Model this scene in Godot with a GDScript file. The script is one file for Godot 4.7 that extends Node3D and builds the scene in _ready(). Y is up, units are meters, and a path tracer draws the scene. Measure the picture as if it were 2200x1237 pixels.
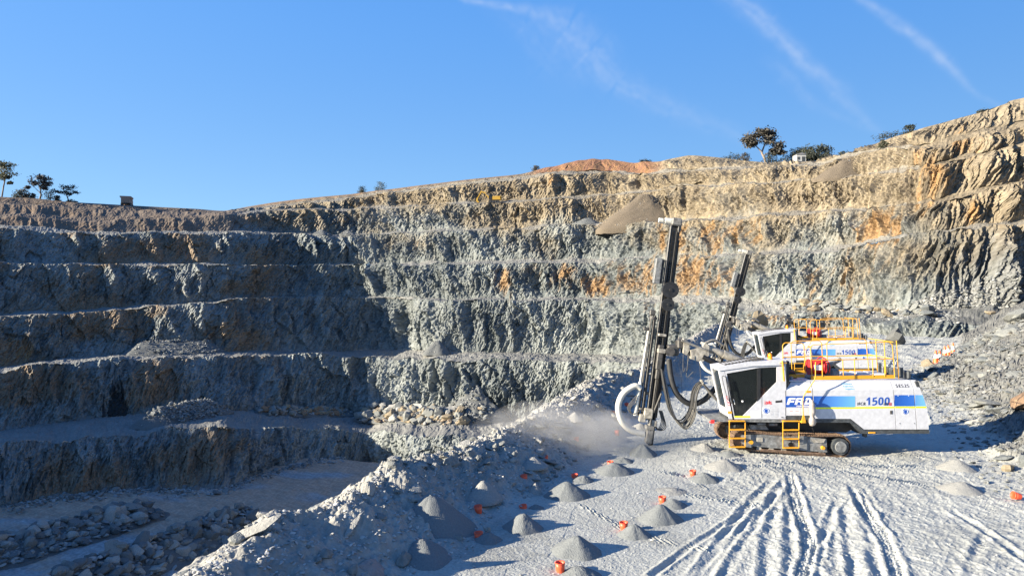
extends Node3D
# An open-cut mine: a drilling bench with two crawler drill rigs in front of a benched pit wall.
# Metres, y up. The drone camera is the origin; the drilling bench lies 6.1 m below it.

const FLOOR := -6.1
const EXPO := 3.3

var M := {}
var rng := RandomNumberGenerator.new()
var used := {}
var rock_meshes: Array = []
var rock_mats: Array = []

# ------------------------------------------------------------------ helpers
func lin(r: float, g: float, b: float, a := 1.0) -> Color:
	return Color(r, g, b, a).linear_to_srgb()

func noise(kind: int, s: int, octaves := 1, ridged := false) -> FastNoiseLite:
	var n := FastNoiseLite.new()
	n.noise_type = kind
	n.seed = s
	n.frequency = 1.0
	n.fractal_octaves = octaves
	n.fractal_type = FastNoiseLite.FRACTAL_NONE if octaves == 1 else (FastNoiseLite.FRACTAL_RIDGED if ridged else FastNoiseLite.FRACTAL_FBM)
	return n

func cells(s: int, metric: int, ret: int) -> FastNoiseLite:
	var n := noise(FastNoiseLite.TYPE_CELLULAR, s)
	n.cellular_distance_function = metric
	n.cellular_return_type = ret
	n.cellular_jitter = 1.0
	return n

func grain_texture(s: int, freq: float, lo: float, hi: float, size := 512) -> NoiseTexture2D:
	var n := FastNoiseLite.new()
	n.noise_type = FastNoiseLite.TYPE_SIMPLEX_SMOOTH
	n.seed = s
	n.frequency = freq
	n.fractal_octaves = 5
	n.fractal_gain = 0.62
	var t := NoiseTexture2D.new()
	t.width = size
	t.height = size
	t.seamless = true
	t.noise = n
	var g := Gradient.new()
	g.set_color(0, Color(lo, lo, lo))
	g.set_color(1, Color(hi, hi, hi))
	t.color_ramp = g
	return t

func mat(called: String, c: Color, rough := 0.8, metal := 0.0) -> StandardMaterial3D:
	var m := StandardMaterial3D.new()
	m.resource_name = called
	m.albedo_color = c
	m.roughness = rough
	m.metallic = metal
	return m

func grained(called: String, c: Color, tex: Texture2D, scale: float, bump_tex: Texture2D = null, bump_cm := 0.0, vertex := false, rough := 0.95, world := true) -> StandardMaterial3D:
	var m := mat(called, c, rough)
	m.albedo_texture = tex
	m.uv1_triplanar = true
	m.uv1_world_triplanar = world
	m.uv1_scale = Vector3.ONE * scale
	m.vertex_color_use_as_albedo = vertex
	m.metallic_specular = 0.3
	if bump_tex:
		m.heightmap_enabled = true
		m.heightmap_texture = bump_tex
		m.heightmap_scale = bump_cm
	return m

func numbered(called: String) -> String:
	var k: int = used.get(called, 0)
	used[called] = k + 1
	return called if k == 0 else "%s_%03d" % [called, k]

func tag(o: Node, label := "", category := "", group := "", kind := "") -> void:
	if label: o.set_meta("label", label)
	if category: o.set_meta("category", category)
	if group: o.set_meta("group", group)
	if kind: o.set_meta("kind", kind)

func thing(called: String, label: String, category: String, at := Vector3.ZERO, group := "") -> Node3D:
	var o := Node3D.new()
	o.name = numbered(called)
	o.position = at
	add_child(o)
	tag(o, label, category, group)
	return o

func inst(mesh: Mesh, called: String, material: Material, parent: Node) -> MeshInstance3D:
	var o := MeshInstance3D.new()
	o.name = numbered(called) if parent == self else called
	o.mesh = mesh
	o.material_override = material
	parent.add_child(o, true)
	return o

func arrays_mesh(v: PackedVector3Array, idx: PackedInt32Array, col := PackedColorArray()) -> ArrayMesh:
	var a := []
	a.resize(Mesh.ARRAY_MAX)
	a[Mesh.ARRAY_VERTEX] = v
	if col.size(): a[Mesh.ARRAY_COLOR] = col
	a[Mesh.ARRAY_INDEX] = idx
	var m := ArrayMesh.new()
	m.add_surface_from_arrays(Mesh.PRIMITIVE_TRIANGLES, a)
	return m

func smooth_mesh(v: PackedVector3Array, idx: PackedInt32Array) -> ArrayMesh:
	var n := PackedVector3Array()
	n.resize(v.size())
	for i in range(0, idx.size(), 3):
		var a := idx[i]
		var b := idx[i + 1]
		var c := idx[i + 2]
		var f := (v[a] - v[c]).cross(v[a] - v[b])
		n[a] += f
		n[b] += f
		n[c] += f
	for i in n.size():
		n[i] = n[i].normalized() if n[i].length_squared() > 0.0 else Vector3.UP
	var arr := []
	arr.resize(Mesh.ARRAY_MAX)
	arr[Mesh.ARRAY_VERTEX] = v
	arr[Mesh.ARRAY_NORMAL] = n
	arr[Mesh.ARRAY_INDEX] = idx
	var m := ArrayMesh.new()
	m.add_surface_from_arrays(Mesh.PRIMITIVE_TRIANGLES, arr)
	return m

static func sst(a: float, b: float, x: float) -> float:
	var t := clampf((x - a) / (b - a), 0.0, 1.0)
	return t * t * (3.0 - 2.0 * t)

static func table(t: Array, x: float) -> float:
	if x <= t[0][0]: return t[0][1]
	for i in range(1, t.size()):
		if x <= t[i][0]:
			var f: float = (x - t[i - 1][0]) / (t[i][0] - t[i - 1][0])
			return lerpf(t[i - 1][1], t[i][1], f)
	return t[t.size() - 1][1]

# Collects boxes, tubes, prisms and lathed shapes into one mesh.
class MB:
	var st := SurfaceTool.new()
	func _init() -> void:
		st.begin(Mesh.PRIMITIVE_TRIANGLES)
		st.set_smooth_group(-1)
	func tri(a: Vector3, b: Vector3, c: Vector3, mid: Vector3) -> void:
		if (a - c).cross(a - b).dot((a + b + c) / 3.0 - mid) < 0.0:
			st.add_vertex(a); st.add_vertex(c); st.add_vertex(b)
		else:
			st.add_vertex(a); st.add_vertex(b); st.add_vertex(c)
	func quad(a: Vector3, b: Vector3, c: Vector3, d: Vector3, mid: Vector3) -> void:
		tri(a, b, c, mid)
		tri(a, c, d, mid)
	func box(c: Vector3, s: Vector3, bev := 0.0, bs := Basis()) -> MB:
		var h := s * 0.5
		bev = minf(bev, minf(h.x, minf(h.y, h.z)) * 0.9)
		var p := func(x: int, y: int, z: int, full: int) -> Vector3:
			var v := Vector3(x * (h.x - (0.0 if full == 0 else bev)), y * (h.y - (0.0 if full == 1 else bev)), z * (h.z - (0.0 if full == 2 else bev)))
			return c + bs * v
		for s1 in [-1, 1]:
			quad(p.call(s1, -1, -1, 0), p.call(s1, 1, -1, 0), p.call(s1, 1, 1, 0), p.call(s1, -1, 1, 0), c)
			quad(p.call(-1, s1, -1, 1), p.call(1, s1, -1, 1), p.call(1, s1, 1, 1), p.call(-1, s1, 1, 1), c)
			quad(p.call(-1, -1, s1, 2), p.call(1, -1, s1, 2), p.call(1, 1, s1, 2), p.call(-1, 1, s1, 2), c)
			if bev <= 0.0: continue
			for s2 in [-1, 1]:
				quad(p.call(s1, s2, -1, 0), p.call(s1, s2, 1, 0), p.call(s1, s2, 1, 1), p.call(s1, s2, -1, 1), c)
				quad(p.call(s1, -1, s2, 0), p.call(s1, 1, s2, 0), p.call(s1, 1, s2, 2), p.call(s1, -1, s2, 2), c)
				quad(p.call(-1, s1, s2, 1), p.call(1, s1, s2, 1), p.call(1, s1, s2, 2), p.call(-1, s1, s2, 2), c)
				for s3 in [-1, 1]:
					tri(p.call(s1, s2, s3, 0), p.call(s1, s2, s3, 1), p.call(s1, s2, s3, 2), c)
		return self
	# polygon in x, y swept from z0 to z1
	func prism(poly: Array, z0: float, z1: float, top_in := 0.0) -> MB:
		var pv := PackedVector2Array(poly)
		var mid2 := Vector2.ZERO
		for q in pv: mid2 += q
		mid2 /= pv.size()
		var mid := Vector3(mid2.x, mid2.y, (z0 + z1) * 0.5)
		var t := Geometry2D.triangulate_polygon(pv)
		for i in range(0, t.size(), 3):
			for z in [z0, z1]:
				var a := pv[t[i]]; var b := pv[t[i + 1]]; var c := pv[t[i + 2]]
				var m := Vector3((a.x + b.x + c.x) / 3.0, (a.y + b.y + c.y) / 3.0, mid.z)
				tri(Vector3(a.x, a.y, z), Vector3(b.x, b.y, z), Vector3(c.x, c.y, z), m)
		var turn := Geometry2D.is_polygon_clockwise(pv)
		for i in pv.size():
			var a := pv[i]; var b := pv[(i + 1) % pv.size()]
			var e := (b - a).orthogonal() * (1.0 if turn else -1.0)
			var m := Vector3((a.x + b.x) * 0.5 - e.x, (a.y + b.y) * 0.5 - e.y, mid.z)
			quad(Vector3(a.x, a.y, z0), Vector3(b.x, b.y, z0), Vector3(b.x, b.y, z1), Vector3(a.x, a.y, z1), m)
		return self
	func ring(c: Vector3, u: Vector3, v: Vector3, r: float, n: int) -> PackedVector3Array:
		var o := PackedVector3Array()
		for i in n:
			var a := TAU * i / n
			o.append(c + (u * cos(a) + v * sin(a)) * r)
		return o
	func skin(a: PackedVector3Array, b: PackedVector3Array, mid: Vector3) -> void:
		var n := a.size()
		for i in n:
			var j := (i + 1) % n
			quad(a[i], a[j], b[j], b[i], mid)
	func cap(a: PackedVector3Array, c: Vector3, inside: Vector3) -> void:
		st.set_smooth_group(-1)
		for i in a.size():
			tri(c, a[i], a[(i + 1) % a.size()], inside)
	func cone(a: Vector3, b: Vector3, r0: float, r1: float, n := 12, caps := true) -> MB:
		var d := (b - a).normalized()
		var u := d.cross(Vector3.UP if absf(d.y) < 0.9 else Vector3.RIGHT).normalized()
		var v := d.cross(u)
		var ra := ring(a, u, v, r0, n)
		var rb := ring(b, u, v, r1, n)
		st.set_smooth_group(1)
		skin(ra, rb, (a + b) * 0.5)
		if caps:
			cap(ra, a, (a + b) * 0.5)
			cap(rb, b, (a + b) * 0.5)
		st.set_smooth_group(-1)
		return self
	func tube(pts: Array, r: float, n := 8, smooth := 4) -> MB:
		var p: Array = pts
		if pts.size() > 2 and smooth > 1:
			p = []
			for i in pts.size() - 1:
				var p0: Vector3 = pts[maxi(i - 1, 0)]
				var p3: Vector3 = pts[mini(i + 2, pts.size() - 1)]
				var p1: Vector3 = pts[i]
				for k in smooth:
					p.append(p1.cubic_interpolate(pts[i + 1], p0, p3, float(k) / smooth))
			p.append(pts[pts.size() - 1])
		var last := PackedVector3Array()
		var u := Vector3.ZERO
		st.set_smooth_group(1)
		for i in p.size():
			var d: Vector3 = (p[mini(i + 1, p.size() - 1)] - p[maxi(i - 1, 0)]).normalized()
			if u == Vector3.ZERO:
				u = d.cross(Vector3.UP if absf(d.y) < 0.9 else Vector3.RIGHT).normalized()
			u = (u - d * u.dot(d)).normalized()
			var rg := ring(p[i], u, d.cross(u), r, n)
			if i > 0: skin(last, rg, (p[i] + p[i - 1]) * 0.5)
			last = rg
			if i == 0:
				cap(rg, p[0], p[0] + d)
				st.set_smooth_group(1)
		cap(last, p[p.size() - 1], p[p.size() - 2])
		st.set_smooth_group(-1)
		return self
	# profile of (radius, height) turned about the y axis at c
	func lathe(c: Vector3, prof: Array, n := 16, bs := Basis()) -> MB:
		st.set_smooth_group(1)
		for i in prof.size() - 1:
			var a := PackedVector3Array(); var b := PackedVector3Array()
			for k in n:
				var an := TAU * k / n
				a.append(c + bs * Vector3(cos(an) * prof[i][0], prof[i][1], sin(an) * prof[i][0]))
				b.append(c + bs * Vector3(cos(an) * prof[i + 1][0], prof[i + 1][1], sin(an) * prof[i + 1][0]))
			for k in n:
				var j := (k + 1) % n
				tri_raw(a[k], b[k], b[j]); tri_raw(a[k], b[j], a[j])
		st.set_smooth_group(-1)
		return self
	func tri_raw(a: Vector3, b: Vector3, c: Vector3) -> void:
		if a.is_equal_approx(b) or b.is_equal_approx(c) or a.is_equal_approx(c): return
		st.add_vertex(a); st.add_vertex(b); st.add_vertex(c)
	func done() -> ArrayMesh:
		st.generate_normals()
		return st.commit()

func part(mb: MB, called: String, m: Material, parent: Node) -> MeshInstance3D:
	return inst(mb.done(), called, m, parent)

# ------------------------------------------------------------------ scene
func _ready() -> void:
	rng.seed = 7
	var cam := Camera3D.new()
	cam.name = "camera"
	cam.fov = 44.82
	cam.near = 0.1
	cam.far = 3000.0
	add_child(cam)
	cam.current = true

	var env := Environment.new()
	env.background_mode = Environment.BG_SKY
	var sky := Sky.new()
	sky.sky_material = make_sky()
	env.sky = sky
	env.tonemap_mode = Environment.TONE_MAPPER_LINEAR
	env.tonemap_exposure = EXPO
	env.sdfgi_enabled = true
	env.ssao_enabled = true
	env.ssil_enabled = true
	env.volumetric_fog_enabled = true
	env.volumetric_fog_density = 0.0
	var we := WorldEnvironment.new()
	we.name = "environment"
	we.environment = env
	add_child(we)

	var sun := DirectionalLight3D.new()
	sun.name = "sun"
	sun.light_energy = 1.6
	sun.light_color = lin(1.0, 0.885, 0.69)
	sun.light_angular_distance = 0.5
	sun.shadow_enabled = true
	add_child(sun)
	sun.look_at_from_position(SUN * 100.0, Vector3.ZERO, Vector3.UP)

	make_materials()
	make_rocks()
	build_pit_wall()
	build_pit_floor()
	build_bench()
	build_heaps()
	build_cuttings()
	build_boulders()
	build_rigs()
	build_small_things()
	build_far_machines()
	build_trees()
	build_dust()

const SUN := Vector3(-0.917, 0.284, 0.280)

func make_sky() -> PanoramaSkyMaterial:
	var w := 2048
	var h := 1024
	var data := PackedFloat32Array()
	data.resize(w * h * 3)
	var low := Vector3(0.50, 0.86, 1.12)
	var mid := Vector3(0.070, 0.325, 0.92)
	var top := Vector3(0.025, 0.15, 0.52)
	var half := h / 2
	var sd := SUN.normalized()
	for j in h:
		var el := (0.5 - (j + 0.5) / h) * PI
		var ce := cos(el)
		var se := sin(el)
		var base := Vector3(0.22, 0.24, 0.25)
		if j < half:
			var f := 1.0 - exp(-se / 0.185)
			base = low.lerp(mid, f)
			base = base.lerp(top, sst(0.32, 1.0, se))
		for i in w:
			var c := base
			if j < half:
				var az := (i + 0.5) / w * TAU
				var d := Vector3(sin(az) * ce, se, -cos(az) * ce)
				var cs := d.dot(sd)
				var g := 0.22 * exp((cs - 1.0) * 1.9) + 0.4 * exp((cs - 1.0) * 14.0)
				c = c * (0.86 + 0.2 * (cs + 1.0) * 0.5) + Vector3(0.55, 0.62, 0.62) * g
			var k := (j * w + i) * 3
			data[k] = c.x / EXPO
			data[k + 1] = c.y / EXPO
			data[k + 2] = c.z / EXPO
	# ice-cloud streaks: azimuth, elevation in degrees, half width in degrees, strength
	var nz := noise(FastNoiseLite.TYPE_SIMPLEX_SMOOTH, 5, 4)
	var streaks := [
		[[-7.5, 25.2, 0.25, 0.0], [-4.0, 22.4, 0.22, 0.30], [0.0, 21.9, 0.3, 0.34], [1.5, 21.7, 0.5, 0.22], [4.5, 20.3, 1.6, 0.19], [6.3, 18.6, 1.9, 0.20], [8.6, 16.2, 1.2, 0.15], [13.0, 14.0, 1.0, 0.12], [18.5, 11.5, 0.7, 0.06], [22.0, 10.0, 0.4, 0.0]],
		[[-3.0, 22.0, 0.6, 0.0], [1.0, 20.6, 1.1, 0.07], [3.0, 18.0, 1.6, 0.06], [6.0, 15.5, 1.2, 0.0]],
		[[12.0, 27.0, 0.8, 0.0], [17.0, 22.3, 0.8, 0.22], [20.0, 19.6, 0.75, 0.30], [22.8, 16.6, 0.6, 0.30], [25.0, 14.4, 0.7, 0.15], [27.0, 11.9, 0.4, 0.13], [28.6, 10.6, 0.25, 0.0]],
		[[19.5, 17.5, 0.5, 0.0], [21.5, 16.0, 0.7, 0.10], [23.0, 13.8, 0.5, 0.09], [28.5, 10.6, 0.3, 0.0]],
		[[21.0, 27.0, 0.4, 0.0], [26.5, 20.4, 0.33, 0.25], [30.0, 17.4, 0.36, 0.33], [31.9, 15.4, 0.4, 0.34], [33.4, 13.2, 0.2, 0.14], [35.0, 12.0, 0.2, 0.1], [37.0, 10.5, 0.2, 0.0]],
	]
	for s in streaks:
		for k in s.size() - 1:
			var a: Array = s[k]
			var b: Array = s[k + 1]
			var pa := Vector2(a[0], a[1])
			var pb := Vector2(b[0], b[1])
			var mw: float = maxf(a[2], b[2]) * 2.6
			var x0 := int((minf(pa.x, pb.x) - mw) / 360.0 * w + w * 0.5)
			var x1 := int((maxf(pa.x, pb.x) + mw) / 360.0 * w + w * 0.5)
			var y0 := int((90.0 - maxf(pa.y, pb.y) - mw) / 180.0 * h)
			var y1 := int((90.0 - minf(pa.y, pb.y) + mw) / 180.0 * h)
			for y in range(y0, y1 + 1):
				for x in range(x0, x1 + 1):
					var p := Vector2((x + 0.5 - w * 0.5) / w * 360.0, 90.0 - (y + 0.5) / h * 180.0)
					var ab := pb - pa
					var t := (p - pa).dot(ab) / ab.length_squared()
					if t < 0.0 or t >= 1.0: continue
					var wd: float = lerpf(a[2], b[2], t)
					var st_: float = lerpf(a[3], b[3], t)
					var nn := ab.normalized().orthogonal()
					var off := (p - pa).dot(nn) + 0.35 * wd * nz.get_noise_2d(p.x * 0.5, p.y * 0.5)
					var al: float = exp(-off * off / (wd * wd) * 1.6) * st_ * 0.95
					var along: float = (p - pa).dot(ab.normalized()) + k * 7.0
					al *= clampf(0.75 + 0.7 * nz.get_noise_2d(off * 2.2 + 40.0, along * 0.25) + 0.4 * nz.get_noise_2d(p.x * 1.1, p.y * 1.1), 0.0, 1.4)
					var q := (y * w + posmod(x - w / 2, w)) * 3
					data[q] += (0.78 / EXPO - data[q]) * al
					data[q + 1] += (0.86 / EXPO - data[q + 1]) * al
					data[q + 2] += (1.0 / EXPO - data[q + 2]) * al
	var im := Image.create_from_data(w, h, false, Image.FORMAT_RGBF, data.to_byte_array())
	var m := PanoramaSkyMaterial.new()
	m.panorama = ImageTexture.create_from_image(im)
	return m

func make_materials() -> void:
	var fine := grain_texture(11, 0.02, 0.80, 1.0)
	var coarse := grain_texture(12, 0.012, 0.74, 1.0)
	var relief := grain_texture(13, 0.03, 0.0, 1.0)
	M.wall = grained("quarried rock", Color.WHITE, coarse, 0.16, relief, 5.0, true)
	M.floor = grained("crushed rock", Color.WHITE, coarse, 0.3, relief, 6.0, true)
	M.dust = grained("drill dust", Color.WHITE, fine, 0.9, relief, 0.9, true)
	M.cuttings = grained("drill cuttings", lin(0.205, 0.22, 0.225), fine, 1.6, relief, 1.6)
	M.cuttings_pale = grained("pale drill cuttings", lin(0.33, 0.33, 0.315), fine, 1.6, relief, 1.6)
	M.gravel = grained("tan gravel", lin(0.205, 0.17, 0.13), coarse, 0.8, relief, 8.0)
	M.gravel_grey = grained("grey gravel", lin(0.19, 0.20, 0.20), coarse, 0.8, relief, 8.0)
	M.rock_pale = grained("pale rock", lin(0.39, 0.385, 0.36), coarse, 1.1, relief, 2.0)
	M.rock_grey = grained("grey rock", lin(0.26, 0.27, 0.26), coarse, 1.1, relief, 2.0)
	M.rock_blue = grained("blue grey rock", lin(0.18, 0.195, 0.20), coarse, 1.1, relief, 2.0)
	M.rock_tan = grained("tan rock", lin(0.33, 0.275, 0.195), coarse, 1.1, relief, 2.0)
	M.rock_brown = grained("brown rock", lin(0.30, 0.20, 0.13), coarse, 1.1, relief, 2.0)
	M.rock_dark = grained("dark rock", lin(0.15, 0.155, 0.155), coarse, 1.1, relief, 2.0)
	M.rock_pink = grained("pinkish rock", lin(0.42, 0.34, 0.31), coarse, 1.1, relief, 2.0)
	var paint_dirt := grain_texture(21, 0.009, 0.90, 1.0)
	var steel_dirt := grain_texture(22, 0.010, 0.55, 1.0)
	var painted := func(called: String, c: Color, rough: float, tex: Texture2D) -> StandardMaterial3D:
		var m := grained(called, c, tex, 0.9, null, 0.0, false, rough, false)
		m.metallic_specular = 0.5
		return m
	M.white = painted.call("white paint", lin(0.58, 0.59, 0.63), 0.35, paint_dirt)
	M.seam = mat("panel gap", lin(0.03, 0.03, 0.035), 0.8)
	M.print_white = mat("white print", lin(0.80, 0.80, 0.80), 0.5)
	M.blue = mat("blue print", lin(0.016, 0.075, 0.36), 0.4)
	M.band = mat("blue band print", Color.WHITE, 0.4)
	M.band.vertex_color_use_as_albedo = true
	M.pale_blue = mat("pale blue print", lin(0.22, 0.47, 0.68), 0.5)
	M.lime = mat("lime reflective tape", lin(0.80, 0.90, 0.02), 0.4)
	M.black_print = mat("black print", lin(0.02, 0.02, 0.025), 0.5)
	M.red_print = mat("red print", lin(0.62, 0.03, 0.03), 0.5)
	M.rail = painted.call("safety yellow paint", lin(0.72, 0.35, 0.022), 0.45, paint_dirt)
	M.dark = painted.call("dark grey paint", lin(0.085, 0.095, 0.105), 0.55, steel_dirt)
	M.black = painted.call("black mast paint", lin(0.028, 0.028, 0.03), 0.5, steel_dirt)
	M.steel = painted.call("dusty steel", lin(0.30, 0.29, 0.27), 0.6, steel_dirt)
	M.steel_dark = painted.call("greasy steel", lin(0.10, 0.095, 0.09), 0.55, steel_dirt)
	M.frame = painted.call("dusty track frame", lin(0.28, 0.29, 0.295), 0.65, steel_dirt)
	M.dustcoat = painted.call("rock dust on steel", lin(0.50, 0.47, 0.41), 0.9, steel_dirt)
	M.rust = painted.call("worn track steel", lin(0.26, 0.17, 0.115), 0.7, steel_dirt)
	M.hose = painted.call("dusty rubber hose", lin(0.17, 0.165, 0.155), 0.8, steel_dirt)
	M.rubber = painted.call("black rubber", lin(0.035, 0.036, 0.038), 0.7, steel_dirt)
	M.duct = painted.call("pale suction hose", lin(0.66, 0.64, 0.57), 0.75, paint_dirt)
	M.red = painted.call("red paint", lin(0.55, 0.03, 0.035), 0.4, paint_dirt)
	M.beacon = mat("orange beacon lens", lin(0.95, 0.28, 0.01), 0.2)
	M.sack = painted.call("dusty plastic wrap", lin(0.62, 0.55, 0.50), 0.6, steel_dirt)
	M.hi_vis = mat("orange work shirt", lin(0.70, 0.16, 0.02), 0.9)
	M.skin = mat("skin", lin(0.45, 0.27, 0.19), 0.6)
	M.seat = mat("dark seat cloth", lin(0.03, 0.032, 0.036), 0.9)
	M.collar = mat("orange plastic", lin(0.80, 0.10, 0.04), 0.45)
	M.glass = mat("tinted cab glass", lin(0.012, 0.016, 0.017, 0.62), 0.06)
	M.glass.transparency = BaseMaterial3D.TRANSPARENCY_ALPHA
	M.clear = mat("windscreen", lin(0.02, 0.03, 0.03, 0.45), 0.06)
	M.clear.transparency = BaseMaterial3D.TRANSPARENCY_ALPHA
	M.cone = mat("orange cone plastic", lin(0.88, 0.13, 0.03), 0.5)
	M.digger = mat("excavator yellow", lin(0.45, 0.27, 0.035), 0.6)
	M.truck = mat("dusty truck tray", lin(0.34, 0.22, 0.16), 0.8)
	M.leaf = mat("gum leaves", lin(0.042, 0.048, 0.030), 0.7)
	M.leaf.backlight_enabled = true
	M.leaf.backlight = lin(0.06, 0.06, 0.03)
	M.leaf_dark = mat("dark leaves", lin(0.026, 0.033, 0.024), 0.7)
	M.leaf_dry = mat("olive grey leaves", lin(0.058, 0.053, 0.043), 0.7)
	M.bark = mat("pale gum bark", lin(0.22, 0.185, 0.155), 0.9)
	M.bark_dark = mat("dark bark", lin(0.10, 0.08, 0.065), 0.9)
	M.house = mat("white house wall", lin(0.42, 0.42, 0.41), 0.8)
	M.roof = mat("grey roof", lin(0.20, 0.20, 0.21), 0.7)

# Angular stones: a sphere cut back by random planes.
func make_rocks() -> void:
	for k in 10:
		var base := SphereMesh.new()
		base.radial_segments = 12
		base.rings = 6
		base.radius = 1.0
		base.height = 2.0
		var a := base.get_mesh_arrays()
		var v: PackedVector3Array = a[Mesh.ARRAY_VERTEX]
		var planes := []
		for i in 9:
			var n := Vector3(rng.randfn(), rng.randfn(), rng.randfn()).normalized()
			planes.append([n, rng.randf_range(0.42, 0.72)])
		planes.append([Vector3.DOWN, 0.5])
		var idx: PackedInt32Array = a[Mesh.ARRAY_INDEX]
		for i in v.size():
			var d := v[i].normalized()
			var r := 1.05
			for p in planes:
				var c: float = d.dot(p[0])
				if c > 0.05: r = minf(r, p[1] / c)
			v[i] = d * r
		rock_meshes.append(arrays_mesh(v, idx))

func rock(parent: Node, at: Vector3, s: float, m: Material, slab := 0.0, called := "rock") -> MeshInstance3D:
	var o := inst(rock_meshes[rng.randi() % rock_meshes.size()], called, m, parent)
	var sc := Vector3(s * rng.randf_range(0.75, 1.25), s * lerpf(rng.randf_range(0.6, 1.0), rng.randf_range(0.2, 0.36), slab), s * rng.randf_range(0.75, 1.25)) * 0.62
	var b := Basis(Vector3(rng.randfn(), rng.randfn(), rng.randfn()).normalized(), rng.randf_range(0.0, 0.9 if slab < 0.5 else 0.6)) * Basis(Vector3.UP, rng.randf() * TAU)
	o.transform = Transform3D(b.scaled_local(sc), at)
	return o

func pick(list: Array) -> Material:
	return M[list[rng.randi() % list.size()]]

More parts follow.
